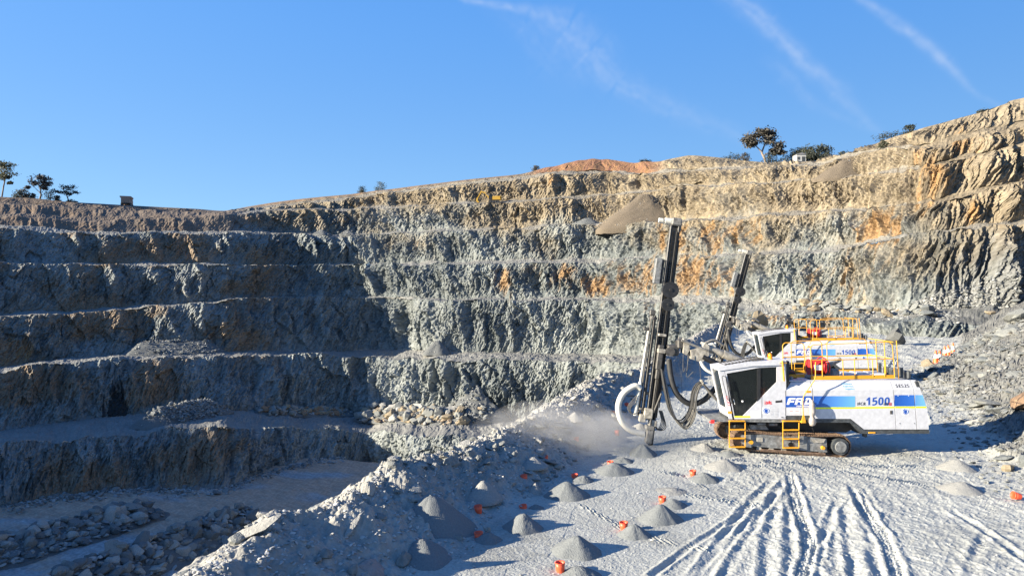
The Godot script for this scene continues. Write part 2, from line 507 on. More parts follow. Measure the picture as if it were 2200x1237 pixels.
# ------------------------------------------------------------------ pit wall
# Surveyed sections of the wall. Each row is one section from the pit floor up: x, y, z of toe, crest, toe, crest ... rim.
const CHAIN := [-250, 0, 70, 140, 210, 280, 350, 420, 480, 530, 580, 630, 690, 750, 800, 850, 890, 940, 1000, 1060, 1120, 1180, 1220, 1270, 1320, 1370, 1420, 1480, 1540, 1600, 1650, 1700, 1750, 1785, 1820, 1860, 1910, 1960, 2010, 2060, 2110, 2160, 2200]
const SECTIONS := [
	[-75.6, -28.1, -84, -79.2, -20.9, -88, -93.6, -23, -104, -97.2, -14.2, -108, -108, -14.9, -120, -111.6, -5.9, -124, -117, -5.8, -130, -120.6, 5.2, -134, -125.1, 5.8, -139, -128.7, 13.4, -143, -133.2, 14.3, -148, -135.9, 16.5, -151, -138.6, 17.8, -154, -142.2, 20.5, -158, -144.9, 21.3, -161, -147.6, 23, -164],
	[-68.9, -29.1, -94, -71.9, -21.6, -98, -83.6, -23.3, -114, -86.5, -14, -118, -95.3, -14.7, -130, -98.3, -5.4, -134, -102.7, -5.3, -140, -105.6, 5, -144, -109.3, 5.5, -149, -112.2, 13.3, -153, -115.9, 14.2, -158, -118.1, 16.4, -161, -120.3, 17.9, -164, -123.2, 20, -168, -125.4, 21.3, -171, -127.6, 22.7, -174],
	[-66.8, -29.6, -97.3, -69.5, -22, -101.3, -80.5, -23.1, -117.3, -83.3, -13.4, -121.3, -91.5, -14.2, -133.3, -94.3, -5.4, -137.3, -98.4, -5.1, -143.3, -101.1, 5.1, -147.3, -104.6, 5.5, -152.3, -107.3, 13, -156.3, -110.7, 13.9, -161.3, -112.8, 16.2, -164.3, -114.9, 17.8, -167.3, -117.6, 20.1, -171.3, -119.7, 21.2, -174.3, -121.7, 22.8, -177.3],
	[-64.3, -29.9, -100.5, -66.9, -22.5, -104.5, -77.1, -23, -120.5, -79.7, -13.2, -124.5, -87.4, -13.7, -136.5, -89.9, -5.3, -140.5, -93.8, -4.8, -146.5, -96.3, 5.1, -150.5, -99.5, 5.6, -155.5, -102.1, 12.7, -159.5, -105.3, 13.6, -164.5, -107.2, 16.1, -167.5, -109.1, 17.6, -170.5, -111.7, 20.1, -174.5, -113.6, 21.1, -177.5, -115.5, 22.3, -180.5],
	[-61.1, -30.1, -103, -63.6, -22.8, -107.2, -73.3, -22.9, -123.5, -75.8, -13.2, -127.8, -82.7, -13.6, -139.4, -85.1, -4.8, -143.4, -88.7, -4.3, -149.5, -91.1, 5.2, -153.5, -94.2, 5.6, -158.8, -96.6, 12.8, -162.8, -99.6, 13.6, -167.8, -101.3, 16.3, -170.8, -103.1, 17.9, -173.8, -105.5, 20.2, -177.8, -107.3, 21.1, -180.8, -109, 22.2, -183.8],
	[-57.1, -30, -104.4, -59.6, -22.9, -109.1, -68.9, -22.7, -126.1, -71.7, -13.3, -131.1, -77.5, -13.5, -141.7, -79.7, -4.2, -145.7, -83.1, -3.9, -152.1, -85.3, 5.2, -156.1, -88.6, 5.7, -162.1, -90.8, 13.1, -166.1, -93.5, 13.9, -171.1, -95.2, 16.9, -174.1, -96.8, 18.3, -177.1, -99, 20.2, -181.1, -100.6, 21.1, -184.1, -102.3, 22.1, -187.1],
	[-52.8, -29.9, -105.7, -55.4, -22.6, -110.8, -64.3, -22.9, -128.5, -67.1, -13.5, -134.2, -72, -13.6, -144, -74, -3.8, -148, -77.3, -3.6, -154.5, -79.3, 5.2, -158.5, -82.6, 5.7, -165.2, -84.6, 13.3, -169.2, -87.1, 14.1, -174.2, -88.6, 17.4, -177.2, -90.1, 18.7, -180.2, -92.1, 20.3, -184.2, -93.6, 21.1, -187.2, -95.1, 22, -190.2],
	[-48.5, -30.1, -106.9, -51, -22.4, -112.5, -59.4, -23.2, -130.9, -62.3, -13.7, -137.3, -66.2, -13.6, -146.1, -68.1, -3.4, -150.1, -71.1, -3.3, -156.9, -73, 5.3, -160.9, -76.3, 5.8, -168.3, -78.1, 13.6, -172.3, -80.4, 14.4, -177.3, -81.8, 18.1, -180.3, -83.1, 19.3, -183.3, -84.9, 20.4, -187.3, -86.3, 21.1, -190.3, -87.6, 21.9, -193.3],
	[-44.6, -30.3, -108, -47.1, -22.6, -114, -55, -23.5, -133, -57.9, -13.6, -140, -61.2, -13.6, -148, -62.8, -2.9, -152, -65.7, -2.8, -159, -67.4, 5.3, -163, -70.7, 5.8, -171, -72.3, 13.8, -175, -74.4, 14.6, -180, -75.6, 19.2, -183, -76.9, 20, -186, -78.5, 20.7, -190, -79.8, 21.2, -193, -86, 23, -208],
	[-43, -31.8, -113.2, -45.3, -23.6, -119.2, -52.3, -24.2, -137.6, -54.7, -13.7, -143.8, -57.8, -13.8, -152, -59.4, -2.5, -156.4, -62.2, -2.5, -163.7, -63.7, 5.4, -167.7, -66.3, 5.9, -174.6, -67.9, 14, -178.6, -69.8, 14.8, -183.6, -71.4, 20.2, -187.8, -73, 21.1, -192.1, -74.7, 22, -196.7, -76.1, 22.7, -200.3, -80.4, 24.6, -211.6],
	[-41.1, -33.6, -118.5, -43.1, -24.7, -124.5, -49.3, -25.1, -142.3, -51.2, -13.9, -147.7, -54.1, -14.1, -156, -55.8, -2.3, -160.8, -58.4, -2.3, -168.5, -59.8, 5.6, -172.5, -61.8, 6, -178.1, -63.1, 14.1, -182.1, -64.9, 15, -187.1, -66.6, 21, -192.1, -68.3, 22, -197.1, -70.1, 23.2, -202.1, -71.5, 24, -206.1, -74.6, 26.2, -215.1],
	[-38.6, -35.4, -123.3, -40.4, -25.8, -129.1, -45.9, -25.9, -146.6, -47.4, -14.3, -151.2, -50.3, -14.5, -160.4, -51.8, -2.3, -165.3, -54.2, -2.4, -172.9, -55.4, 5.8, -176.9, -56.8, 6.2, -181.4, -58.1, 14.2, -185.4, -59.6, 15.1, -190.4, -61.2, 21.6, -195.4, -62.8, 22.6, -200.4, -64.3, 24.2, -205.4, -65.6, 25.2, -209.4, -68.4, 27.6, -218.4],
	[-34.9, -37.2, -127.5, -36.3, -26.7, -132.7, -41, -26.7, -150.1, -42, -14.6, -153.7, -45, -14.9, -164.7, -46.3, -2.2, -169.4, -48.2, -2.4, -176.5, -49.3, 6, -180.5, -50.2, 6.4, -183.6, -51.3, 14.1, -187.6, -52.6, 15, -192.6, -54, 22, -197.6, -55.4, 23.1, -202.6, -56.8, 25.5, -207.6, -57.8, 26.6, -211.6, -60.3, 28.8, -220.6],
	[-30.7, -38.7, -131.7, -31.8, -27.7, -136.3, -35.9, -27.5, -153.7, -36.5, -15.2, -156.3, -39.4, -15.1, -169, -40.5, -2.4, -173.5, -42, -2.4, -180.2, -43, 6.2, -184.2, -43.4, 6.6, -185.9, -44.3, 14.3, -189.9, -45.5, 15.2, -194.9, -46.6, 22.4, -199.9, -47.8, 23.6, -204.9, -49, 26.9, -209.9, -49.9, 28, -213.9, -52, 29.9, -222.9],
	[-26.7, -39, -133.4, -27.5, -28.2, -137.6, -29.8, -26.8, -149, -31.3, -15.6, -156.7, -34.2, -15.1, -170.9, -35, -2.6, -175.2, -35.9, -2.3, -179.3, -36.7, 6.3, -183.4, -37.2, 6.7, -186, -38, 14.6, -190, -39, 15.4, -195, -40, 22.8, -200, -41, 23.9, -205, -42, 27.9, -210, -42.8, 29, -214, -44.6, 30.9, -223],
	[-21.1, -37, -126.7, -21.7, -27, -130.2, -24.5, -26.6, -147.2, -25.7, -15.6, -154.4, -28.4, -14.9, -170.1, -29, -2.7, -174.2, -28.9, -2.3, -173.6, -29.8, 6.1, -178.5, -30.6, 6.7, -183.5, -31.2, 14.6, -187.5, -32.1, 15.5, -192.5, -32.9, 22.8, -197.5, -33.8, 23.9, -202.5, -34.6, 28.4, -207.5, -35.2, 29.5, -211.5, -36.8, 31.4, -220.5],
	[-17, -35.4, -121.5, -17.7, -26.4, -126.5, -20.4, -26.5, -145.7, -21.2, -15.4, -151.6, -22.8, -14.4, -162.9, -23.6, -2.7, -168.7, -24.1, -2.3, -171.8, -24.7, 6, -176.5, -25.4, 6.7, -181.5, -26, 14.7, -185.5, -26.7, 15.6, -190.5, -27.4, 22.8, -195.5, -28.1, 23.9, -200.5, -28.8, 28.8, -205.5, -29.3, 29.8, -209.5, -30.6, 31.9, -218.5],
	[-12.7, -34.5, -119, -13.2, -26.1, -124, -15.3, -26.4, -143.9, -15.8, -15.1, -148, -16.6, -13.9, -155.3, -17.1, -2.6, -160.1, -18.1, -2.4, -169.7, -18.6, 6, -174, -19.1, 6.7, -179, -19.5, 14.7, -183, -20.1, 15.6, -188, -20.6, 22.8, -193, -21.1, 23.9, -198, -21.6, 29.2, -203, -22.1, 30.2, -207, -23, 32.4, -216],
	[-7.7, -33.5, -116, -8.1, -25.9, -121, -9.4, -26.1, -141, -9.7, -14.9, -145, -10.2, -13.9, -153.3, -10.5, -2.7, -157.8, -11.1, -2.4, -167, -11.4, 5.8, -171, -11.7, 6.7, -176, -12, 14.7, -180, -12.3, 15.6, -185, -12.7, 22.7, -190, -13, 23.8, -195, -13.3, 29.5, -200, -13.6, 30.7, -204, -14.2, 33, -213],
	[-3.1, -33.4, -116.2, -3.2, -26.1, -120.8, -3.7, -26.1, -139.2, -3.8, -14.9, -143.2, -4.1, -14, -152.5, -4.2, -2.8, -156.7, -4.4, -2.4, -165.2, -4.5, 5.8, -169.2, -4.7, 6.7, -174.2, -4.8, 14.7, -178.2, -4.9, 15.7, -183.2, -5, 22.9, -188.2, -5.2, 24, -193.2, -5.3, 30.3, -198.2, -5.4, 31.4, -202.2, -5.6, 33.6, -211.2],
	[1.6, -33.4, -116.4, 1.6, -26.3, -120.6, 1.8, -26.2, -137.4, 1.9, -14.8, -141.4, 2, -14.1, -151.7, 2.1, -2.8, -155.7, 2.2, -2.4, -163.4, 2.2, 5.7, -167.4, 2.3, 6.8, -172.4, 2.4, 14.8, -176.4, 2.4, 15.8, -181.4, 2.5, 23.1, -186.4, 2.5, 24.3, -191.4, 2.6, 31, -196.4, 2.7, 32.2, -200.4, 2.8, 34.2, -209.4],
	[6.2, -33, -115.6, 6.4, -26.4, -119.6, 7.2, -26, -135.6, 7.5, -14.7, -139.6, 8, -14.1, -150.7, 8.2, -2.8, -154.7, 8.6, -2.3, -161.6, 8.8, 5.8, -165.6, 9.1, 7, -170.6, 9.3, 15.2, -174.6, 9.6, 16.2, -179.6, 9.8, 23.4, -184.6, 10.1, 24.5, -189.6, 10.4, 31.5, -194.6, 10.6, 32.8, -198.6, 11.1, 36.1, -207.6],
	[9.2, -32.6, -114.4, 9.5, -26.2, -118.4, 10.8, -25.9, -134.4, 11.1, -14.7, -138.4, 12, -14.1, -150, 12.3, -2.8, -154, 12.8, -2.3, -160.4, 13.2, 5.8, -164.4, 13.6, 7.1, -169.4, 13.9, 15.4, -173.4, 14.3, 16.4, -178.4, 14.7, 23.5, -183.4, 15.1, 24.7, -188.4, 15.5, 31.5, -193.4, 15.8, 32.8, -197.4, 16.5, 37.1, -206.4],
	[12.8, -32, -112.8, 13.2, -25.9, -116.8, 15.1, -25.7, -132.8, 15.5, -14.6, -136.8, 16.9, -14.1, -148.8, 17.3, -2.7, -152.8, 18, -2.2, -158.8, 18.4, 5.8, -162.8, 19, 7.2, -167.8, 19.5, 15.6, -171.8, 20.3, 16.7, -178.8, 20.8, 24, -183.8, 21.4, 25.1, -188.8, 22, 31.8, -193.8, 22.4, 33.1, -197.8, 23.4, 37.9, -206.8],
	[15.7, -30.3, -107.1, 16.3, -24.8, -111.1, 18.6, -24.7, -127.1, 19.2, -14, -131.1, 21, -13.7, -143.1, 21.6, -2.8, -147.1, 22.4, -2, -153.1, 23, 6, -157.1, 23.8, 7.2, -162.1, 24.4, 15.2, -166.1, 26, 16.7, -177.1, 26.7, 24.2, -182.1, 27.4, 25.4, -187.1, 28.2, 31.6, -192.1, 28.8, 32.9, -196.1, 30.1, 37.5, -205.1],
	[18.2, -28.6, -101.4, 19, -23.6, -105.4, 21.9, -23.7, -121.4, 22.6, -13.5, -125.4, 24.7, -13.3, -137.4, 25.4, -2.9, -141.4, 26.5, -1.9, -147.4, 27.2, 6.4, -151.4, 28.1, 7.1, -156.4, 28.9, 14.7, -160.4, 30.9, 16.2, -171.4, 31.8, 24, -176.4, 32.6, 25.1, -181.4, 33.5, 30.2, -186.4, 34.3, 31.5, -190.4, 35.9, 36, -199.4],
	[20.5, -27, -96, 21.3, -22.4, -100, 24.8, -22.7, -116, 25.6, -12.9, -120, 28.2, -12.8, -132, 29, -2.9, -136, 30.3, -1.8, -142, 31.1, 6.5, -146, 32.2, 7, -151, 33.1, 14.3, -155, 35.4, 15.9, -166, 36.5, 23.8, -171, 37.5, 25, -176, 38.6, 29.7, -181, 39.5, 31, -185, 41.4, 35.3, -194],
	[22.8, -25.3, -90, 23.8, -21.1, -94, 27.9, -21.5, -110, 28.9, -12.3, -114, 31.9, -12.2, -126, 32.9, -2.9, -130, 34.5, -1.6, -136, 35.5, 6.3, -140, 36.7, 6.8, -145, 37.8, 14.2, -149, 40.1, 15.6, -158.5, 41.4, 23.6, -163.5, 42.7, 24.8, -168.5, 44, 29, -173.5, 45, 30.3, -177.5, 47.2, 35.4, -186.5],
	[27.6, -19.7, -94.1, 28.5, -16.3, -97.1, 31.8, -16.5, -108.4, 32.7, -10.1, -111.4, 35.3, -9.9, -120.2, 36.3, -2.9, -123.7, 38.1, -1.6, -129.7, 39.2, 6.2, -133.7, 40.7, 6.7, -138.7, 41.9, 13.9, -142.7, 43.3, 14.9, -147.7, 44.8, 22.3, -152.7, 46.3, 23.5, -157.7, 47.7, 27.6, -162.7, 48.9, 28.8, -166.7, 51.5, 32.9, -175.7],
	[34.4, -13.6, -103.2, 34.9, -11, -104.7, 36.3, -10.7, -109, 36.8, -7.7, -110.5, 38.2, -7.3, -114.6, 39.1, -3.4, -117.3, 41.1, -1.8, -123.3, 42.4, 6, -127.3, 44.1, 6.7, -132.3, 45.4, 13.6, -136.3, 47.1, 14.6, -141.3, 48.8, 21.7, -146.3, 50.4, 22.8, -151.3, 52.1, 26.9, -156.3, 53.4, 27.9, -160.3, 56.4, 30.9, -169.3],
	[37.8, -12, -103, 38.1, -9.5, -104, 38.9, -9, -106, 39.2, -7, -107, 40.1, -6.6, -109.5, 41.1, -4, -112, 43.3, -2.1, -118, 44.7, 5.9, -122, 46.6, 6.7, -127, 48, 13.3, -131, 49.9, 14.4, -136, 51.7, 21.1, -141, 53.5, 22.3, -146, 55.4, 26.2, -151, 56.8, 27.2, -155, 60.1, 29.5, -164],
	[40, -12, -100, 40.4, -9.5, -101, 41.2, -9, -103, 41.6, -7, -104, 42.6, -6.6, -106.5, 43.6, -3.9, -109, 46, -2.3, -115, 47.6, 5.9, -119, 49.6, 6.7, -124, 51.2, 13.4, -128, 53.2, 14.4, -133, 55.2, 20.9, -138, 57.2, 22.1, -143, 59.2, 25.9, -148, 60.8, 26.9, -152, 64.4, 28.9, -161],
	[42, -12, -97, 42.5, -9.5, -98, 43.3, -9, -100, 43.8, -7, -101, 44.9, -6.6, -103.5, 45.9, -3.9, -106, 48.5, -2.5, -112, 50.3, 5.9, -116, 52.3, 6.6, -120.6, 53.9, 13.4, -124.3, 55.9, 14.2, -128.9, 57.9, 20.7, -133.6, 59.9, 21.8, -138.2, 61.9, 25.2, -142.8, 63.5, 26.1, -146.5, 67.1, 27.9, -154.8],
	[43.3, -12, -94.9, 43.8, -9.5, -95.9, 44.7, -9, -97.9, 45.2, -7, -98.9, 46.3, -6.6, -101.4, 47.5, -3.8, -103.9, 50.2, -2.7, -109.9, 52, 6.1, -113.9, 54, 6.9, -118.3, 55.6, 13.2, -121.8, 57.6, 14.1, -126.1, 59.6, 20.6, -130.5, 61.6, 21.6, -134.8, 63.6, 24.9, -139.2, 65.2, 25.9, -142.7, 68.8, 27.1, -150.6],
	[44.5, -12, -92.8, 45, -9.5, -93.8, 46, -9, -95.8, 46.5, -7, -96.8, 47.7, -6.6, -99.3, 48.9, -3.7, -101.8, 51.7, -2.9, -107.8, 53.7, 6.3, -111.8, 55.6, 7.2, -115.9, 57.2, 13.1, -119.2, 59.2, 13.9, -123.3, 61.1, 20.3, -127.4, 63.1, 21.3, -131.5, 65.1, 25.7, -135.6, 66.7, 26.8, -138.9, 70.2, 27.3, -146.2],
	[45.7, -12, -90.2, 46.2, -9.5, -91.2, 47.2, -9, -93.2, 47.7, -7, -94.2, 49, -6.6, -96.7, 50.3, -3.7, -99.2, 53.3, -3, -105.2, 55.3, 6.6, -109.2, 57.2, 7.5, -113, 58.8, 12.9, -116, 60.7, 13.8, -119.8, 62.6, 19.9, -123.6, 64.6, 20.9, -127.4, 66.5, 25.4, -131.2, 68, 26.6, -134.3, 71.5, 28.2, -141.1],
	[46.5, -12, -86.2, 47.1, -9.5, -87.2, 48.2, -9, -89.2, 48.7, -7, -90.2, 50.1, -6.6, -92.7, 51.4, -3.8, -95.2, 54.6, -3, -101.2, 56.8, 7.1, -105.2, 58.7, 8, -108.6, 60.1, 12.7, -111.4, 62, 13.5, -114.8, 63.8, 19.5, -118.2, 65.7, 20.6, -121.6, 67.5, 24.6, -125.1, 69, 25.7, -127.8, 72.3, 28.6, -134],
	[47.3, -12, -82.5, 47.9, -9.5, -83.5, 49, -9, -85.5, 49.6, -7, -86.5, 51, -6.6, -89, 52.5, -3.9, -91.5, 55.9, -2.9, -97.5, 58.2, 7.5, -101.5, 59.9, 8.3, -104.5, 61.3, 12.5, -107, 63.1, 13.4, -110, 64.8, 19.2, -113.1, 66.6, 20.2, -116.1, 68.3, 23.7, -119.2, 69.7, 24.8, -121.6, 72.9, 28.5, -127.1],
	[48.7, -12, -80.3, 49.3, -9.5, -81.3, 50.5, -9, -83.3, 51.1, -7, -84.3, 52.7, -6.6, -86.8, 54.2, -4.1, -89.3, 57.8, -2.9, -95.3, 60.2, 7.8, -99.3, 61.9, 8.5, -102, 63.2, 12.8, -104.2, 64.9, 13.7, -107, 66.6, 19.3, -109.8, 68.2, 20.3, -112.5, 69.9, 23.6, -115.2, 71.2, 24.7, -117.5, 74.3, 28.6, -122.4],
	[50.8, -12, -79.3, 51.4, -9.5, -80.3, 52.7, -9, -82.3, 53.3, -7, -83.3, 54.9, -6.6, -85.8, 56.5, -4.5, -88.3, 60.4, -2.8, -94.3, 62.9, 8.2, -98.3, 64.7, 8.9, -101, 66.1, 13.4, -103.2, 67.8, 14.4, -106, 69.6, 19.8, -108.8, 71.4, 20.9, -111.5, 73.1, 24.2, -114.2, 74.5, 25.3, -116.5, 77.7, 29.5, -121.4],
	[52.8, -12, -78.5, 53.5, -9.5, -79.5, 54.8, -9, -81.5, 55.5, -7, -82.5, 57.2, -6.6, -85, 58.9, -4.9, -87.5, 62.9, -2.7, -93.5, 65.6, 8.4, -97.5, 67.5, 9.2, -100.2, 69, 14.1, -102.4, 70.8, 15.1, -105.2, 72.7, 20.4, -107.9, 74.5, 21.5, -110.7, 76.4, 24.9, -113.4, 77.8, 25.9, -115.6, 81.2, 30.4, -120.5],
	[55.3, -12, -78.2, 56, -9.5, -79.2, 57.4, -9, -81.2, 58.1, -7, -82.2, 59.9, -6.6, -84.7, 61.6, -5.5, -87.2, 65.9, -2.8, -93.2, 68.7, 8.7, -97.2, 70.6, 9.6, -100, 72.2, 14.8, -102.2, 74.1, 15.8, -104.9, 76.1, 21.2, -107.7, 78, 22.3, -110.4, 80, 25.6, -113.2, 81.5, 26.7, -115.3, 85, 31.7, -120.3],
	[57.2, -12, -78, 57.9, -9.5, -79, 59.4, -9, -81, 60.1, -7, -82, 62, -6.6, -84.5, 63.8, -6, -87, 68.2, -2.9, -93, 71.1, 9, -97, 73.2, 9.9, -99.8, 74.8, 15.4, -102, 76.8, 16.4, -104.7, 78.8, 21.8, -107.5, 80.8, 23, -110.2, 82.8, 26.2, -113, 84.4, 27.4, -115.2, 88.1, 32.7, -120.1],
]
const BAND_NAMES := ["rock_face", "rock_face", "bench", "rock_face", "bench", "rock_face", "bench", "rock_face", "bench", "rock_face", "bench", "rock_face", "bench", "rock_face", "bench", "rock_face", "bench", "bench"]
const BAND_ROWS := [3, 64, 18, 62, 12, 64, 8, 70, 6, 46, 5, 40, 5, 36, 5, 32, 4, 3]
const ROUGH := [0.3, 0.4, 0.8, 0.35, 0.6, 0.3, 0.7, 0.35, 0.7, 0.35, 0.7, 0.35, 0.7, 0.4, 0.55, 0.35, 0.25, 0.0, 0.0]

# rusty and ochre staining on the faces: chainage, height, reach along, reach up, strength
const STAINS := [
	[1088, 2.5, 16, 4.0, 1.0], [1140, 4.0, 26, 2.0, 0.5], [1215, 3.0, 34, 3.0, 0.9], [1290, 0.5, 40, 2.6, 1.0], [1350, 1.0, 40, 3.0, 0.8], [1400, 2.5, 30, 4.0, 0.9], [1490, 2.5, 40, 5.0, 1.0], [1560, 2.0, 36, 4.0, 0.8],
	[1428, 11.0, 12, 4.0, 1.0], [1468, 10.0, 14, 4.0, 1.0], [1530, 10.0, 40, 4.0, 0.8], [1600, 10.0, 40, 4.0, 0.6], [1885, 9.5, 34, 3.6, 1.3], [1920, 9.0, 30, 3.0, 0.8],
	[1190, 29.0, 12, 4.0, 0.7], [1750, 1.5, 30, 4.0, 0.45], [1830, 2.0, 40, 4.0, 0.5], [1900, 2.0, 30, 3.5, 0.4], [1660, -4.5, 40, 1.6, 0.9], [1760, -4.5, 30, 1.6, 0.6],
	[2010, 18.0, 30, 4.0, 1.2], [2060, 23.0, 34, 4.0, 0.9], [1990, 14.0, 24, 3.0, 0.6], [2090, 10.5, 20, 2.0, 0.8], [640, 18.0, 40, 3.0, 0.3], [740, 18.0, 30, 3.0, 0.3], [890, 11.5, 10, 2.5, 0.6], [30, -11.0, 70, 4.0, 0.35], [560, 2.5, 80, 4.0, 0.35], [350, 1.0, 60, 3.0, 0.25]]

var wall_lines: Array = []
var wall_us := PackedFloat32Array()

var wall_grid: Array = []

# a point of the finished, broken surface: chainage u, band, share of the way up the band
func surf_at(u: float, band: int, f: float) -> Vector3:
	var nc := wall_us.size()
	var c := clampi(wall_us.bsearch(u), 0, nc - 1)
	return wall_grid[band][clampi(roundi(f * BAND_ROWS[band]), 0, BAND_ROWS[band]) * nc + c]

# a point of the wall's survey: chainage u, between line k and the next
func wall_at(u: float, k: int, f := 0.0) -> Vector3:
	var c := wall_us.bsearch(u)
	var l: PackedVector3Array = wall_lines[clampi(c, 0, wall_us.size() - 1)]
	return l[k].lerp(l[k + 1], f)

# pillars and pockets blasted into the faces: chainage, height, half reach along, half reach up, outward metres
const BULGES := [
	[938, -17.5, 12, 4.0, -1.5], [983, -17.5, 14, 4.0, -1.6], [962, -19.0, 7, 7.0, 1.5], [1010, -19.0, 12, 6.0, 1.0], [772, -19.0, 20, 5.0, -1.6], [745, -19.0, 14, 6.0, 1.4],
	[872, -8.0, 16, 6.0, -2.2], [912, -9.0, 16, 7.0, 1.8], [985, -7.0, 16, 4.0, 1.3], [1010, -5.0, 18, 4.0, -1.6], [1060, -9.0, 20, 6.0, 0.9], [1250, -8.0, 16, 4.0, -1.6],
	[1186, 29.0, 9, 5.0, 2.2], [1216, 29.0, 16, 6.0, -1.1], [1330, 29.0, 14, 4.0, 1.4], [1400, 29.0, 12, 4.0, 1.4], [1372, 28.0, 10, 4.0, -1.6], [760, 2.5, 26, 5.0, -1.4], [800, 2.0, 14, 5.0, 1.2], [835, 1.0, 18, 4.0, -1.0],
	[1110, 2.0, 20, 4.0, 1.0], [1150, 2.5, 14, 3.0, -1.4], [700, 10.5, 12, 4.0, 1.2], [1075, 18.0, 20, 4.0, -1.2], [1130, 19.0, 14, 4.0, 1.2], [590, -20.0, 26, 5.0, 1.2], [300, -8.0, 26, 5.0, -1.2], [420, 2.0, 30, 5.0, 1.5], [480, 1.0, 30, 5.0, -1.6],
	[1885, 9.5, 30, 4.0, -0.7], [1935, 9.5, 14, 4.0, 0.8], [2010, 18.0, 24, 4.0, 1.6], [2060, 14.0, 26, 6.0, -0.9], [2120, 20.0, 22, 8.0, 1.2], [2160, 1.0, 26, 6.0, 1.3], [2100, 0.0, 24, 5.0, -0.8], [1980, 24.0, 20, 5.0, 1.6], [1950, 25.0, 14, 4.0, -1.4]]

func build_pit_wall() -> void:
	var xs := []
	var st := []
	for i in SECTIONS.size():
		var r: Array = SECTIONS[i]
		var line := PackedVector3Array()
		line.append(Vector3(r[0] * 0.99, r[1] - 3.0, r[2] * 0.99 + 0.3))
		for k in 16:
			line.append(Vector3(r[k * 3], r[k * 3 + 1], r[k * 3 + 2]))
		var out := Vector3(line[16].x, 0.0, line[16].z).normalized()
		line.append(line[16] + out * 45.0 + Vector3(0, -0.6, 0))
		line.append(line[16] + out * 260.0 + Vector3(0, -3.0, 0))
		st.append(line)
		xs.append(float(CHAIN[i]))
	# the wall goes on past the frame on both sides
	var more = func(from: PackedVector3Array, x: float, z: float, out: Vector3, lift: float) -> PackedVector3Array:
		var l := PackedVector3Array()
		var a := from[8]
		for k in 19:
			var run := Vector2(from[k].x, from[k].z).length() - Vector2(a.x, a.z).length()
			l.append(Vector3(x, from[k].y + (lift if k > 8 else 0.0), z) + out * run)
		return l
	var first: PackedVector3Array = st[0]
	for a in [[-172.0, -128.0, Vector3(-0.45, 0, -0.89), 3.0, -420.0], [-225.0, -92.0, Vector3(-0.85, 0, -0.5), 8.0, -600.0], [-248.0, -25.0, Vector3(-1, 0, 0), 30.0, -800.0], [-240.0, 70.0, Vector3(-1, 0, 0.1), 30.0, -1000.0]]:
		st.push_front(more.call(first, a[0], a[1], a[2], a[3]))
		xs.push_front(a[4])
	var lastl: PackedVector3Array = st[st.size() - 1]
	for a in [[82.0, -84.0, Vector3(0.8, 0, -0.6), 0.0, 2330.0], [92.0, -40.0, Vector3(1, 0, -0.1), 0.0, 2500.0], [94.0, 45.0, Vector3(1, 0, 0.05), 0.0, 2700.0]]:
		st.append(more.call(lastl, a[0], a[1], a[2], a[3]))
		xs.append(a[4])
	# columns
	var cols := []
	for i in st.size() - 1:
		var n := 26
		if xs[i] >= 2200.0 and xs[i] < 2300.0: n = 90
		if xs[i] >= -250.0 and xs[i + 1] <= 2200.0:
			n = maxi(int((xs[i + 1] - xs[i]) * 0.51), 3)
			if xs[i] < 0.0: n = 40
		for k in n:
			cols.append(i + float(k) / n)
	cols.append(float(st.size() - 1))
	var nc := cols.size()
	var nl := 19
	var lines := []
	var us := PackedFloat32Array()
	for c in cols:
		var i: int = mini(int(c), st.size() - 2)
		var f: float = c - i
		var l := PackedVector3Array()
		var s0: PackedVector3Array = st[maxi(i - 1, 0)]
		var s1: PackedVector3Array = st[i]
		var s2: PackedVector3Array = st[i + 1]
		var s3: PackedVector3Array = st[mini(i + 2, st.size() - 1)]
		for k in nl:
			var lp := s1[k].lerp(s2[k], f)
			l.append(lp.lerp(s1[k].cubic_interpolate(s2[k], s0[k], s3[k], f), 0.6))
		lines.append(l)
		us.append(lerpf(xs[i], xs[i + 1], f))
	var n_wob := noise(FastNoiseLite.TYPE_SIMPLEX_SMOOTH, 71, 3)
	var run := 0.0
	for c in nc:
		if c > 0: run += (lines[c][8] - lines[c - 1][8]).length()
		for k in range(2, 16):
			var wb := 0.75 * n_wob.get_noise_2d(run * 0.07, k * 17.0)
			if k == 3 or k == 5: wb *= 0.4
			lines[c][k] = lines[c][k] + Vector3(0, wb, 0)
	var hi_wob := PackedFloat32Array()
	hi_wob.resize(nc * 19)
	run = 0.0
	for c in nc:
		if c > 0: run += (lines[c][8] - lines[c - 1][8]).length()
		for k in range(2, 16): hi_wob[c * 19 + k] = n_wob.get_noise_2d(run * 0.55, k * 17.0 + 5.0)
	wall_lines = lines
	wall_us = us
	var along := PackedFloat32Array()
	along.resize(nc)
	for c in range(1, nc):
		var a: Vector3 = lines[c][8]
		var b: Vector3 = lines[c - 1][8]
		along[c] = along[c - 1] + Vector2(a.x - b.x, a.z - b.z).length()
	var nrm := PackedVector3Array()
	for c in nc:
		var a: Vector3 = lines[maxi(c - 14, 0)][8]
		var b: Vector3 = lines[mini(c + 14, nc - 1)][8]
		var t := Vector3(b.x - a.x, 0, b.z - a.z).normalized()
		nrm.append(Vector3(-t.z, 0.0, t.x))
	var n_big := noise(FastNoiseLite.TYPE_SIMPLEX_SMOOTH, 1, 2)
	var n_rid := noise(FastNoiseLite.TYPE_SIMPLEX, 2, 2, true)
	var n_cel := cells(3, FastNoiseLite.DISTANCE_MANHATTAN, FastNoiseLite.RETURN_DISTANCE)
	var n_cel2 := cells(8, FastNoiseLite.DISTANCE_EUCLIDEAN, FastNoiseLite.RETURN_DISTANCE)
	var n_v1 := cells(61, FastNoiseLite.DISTANCE_EUCLIDEAN, FastNoiseLite.RETURN_CELL_VALUE)
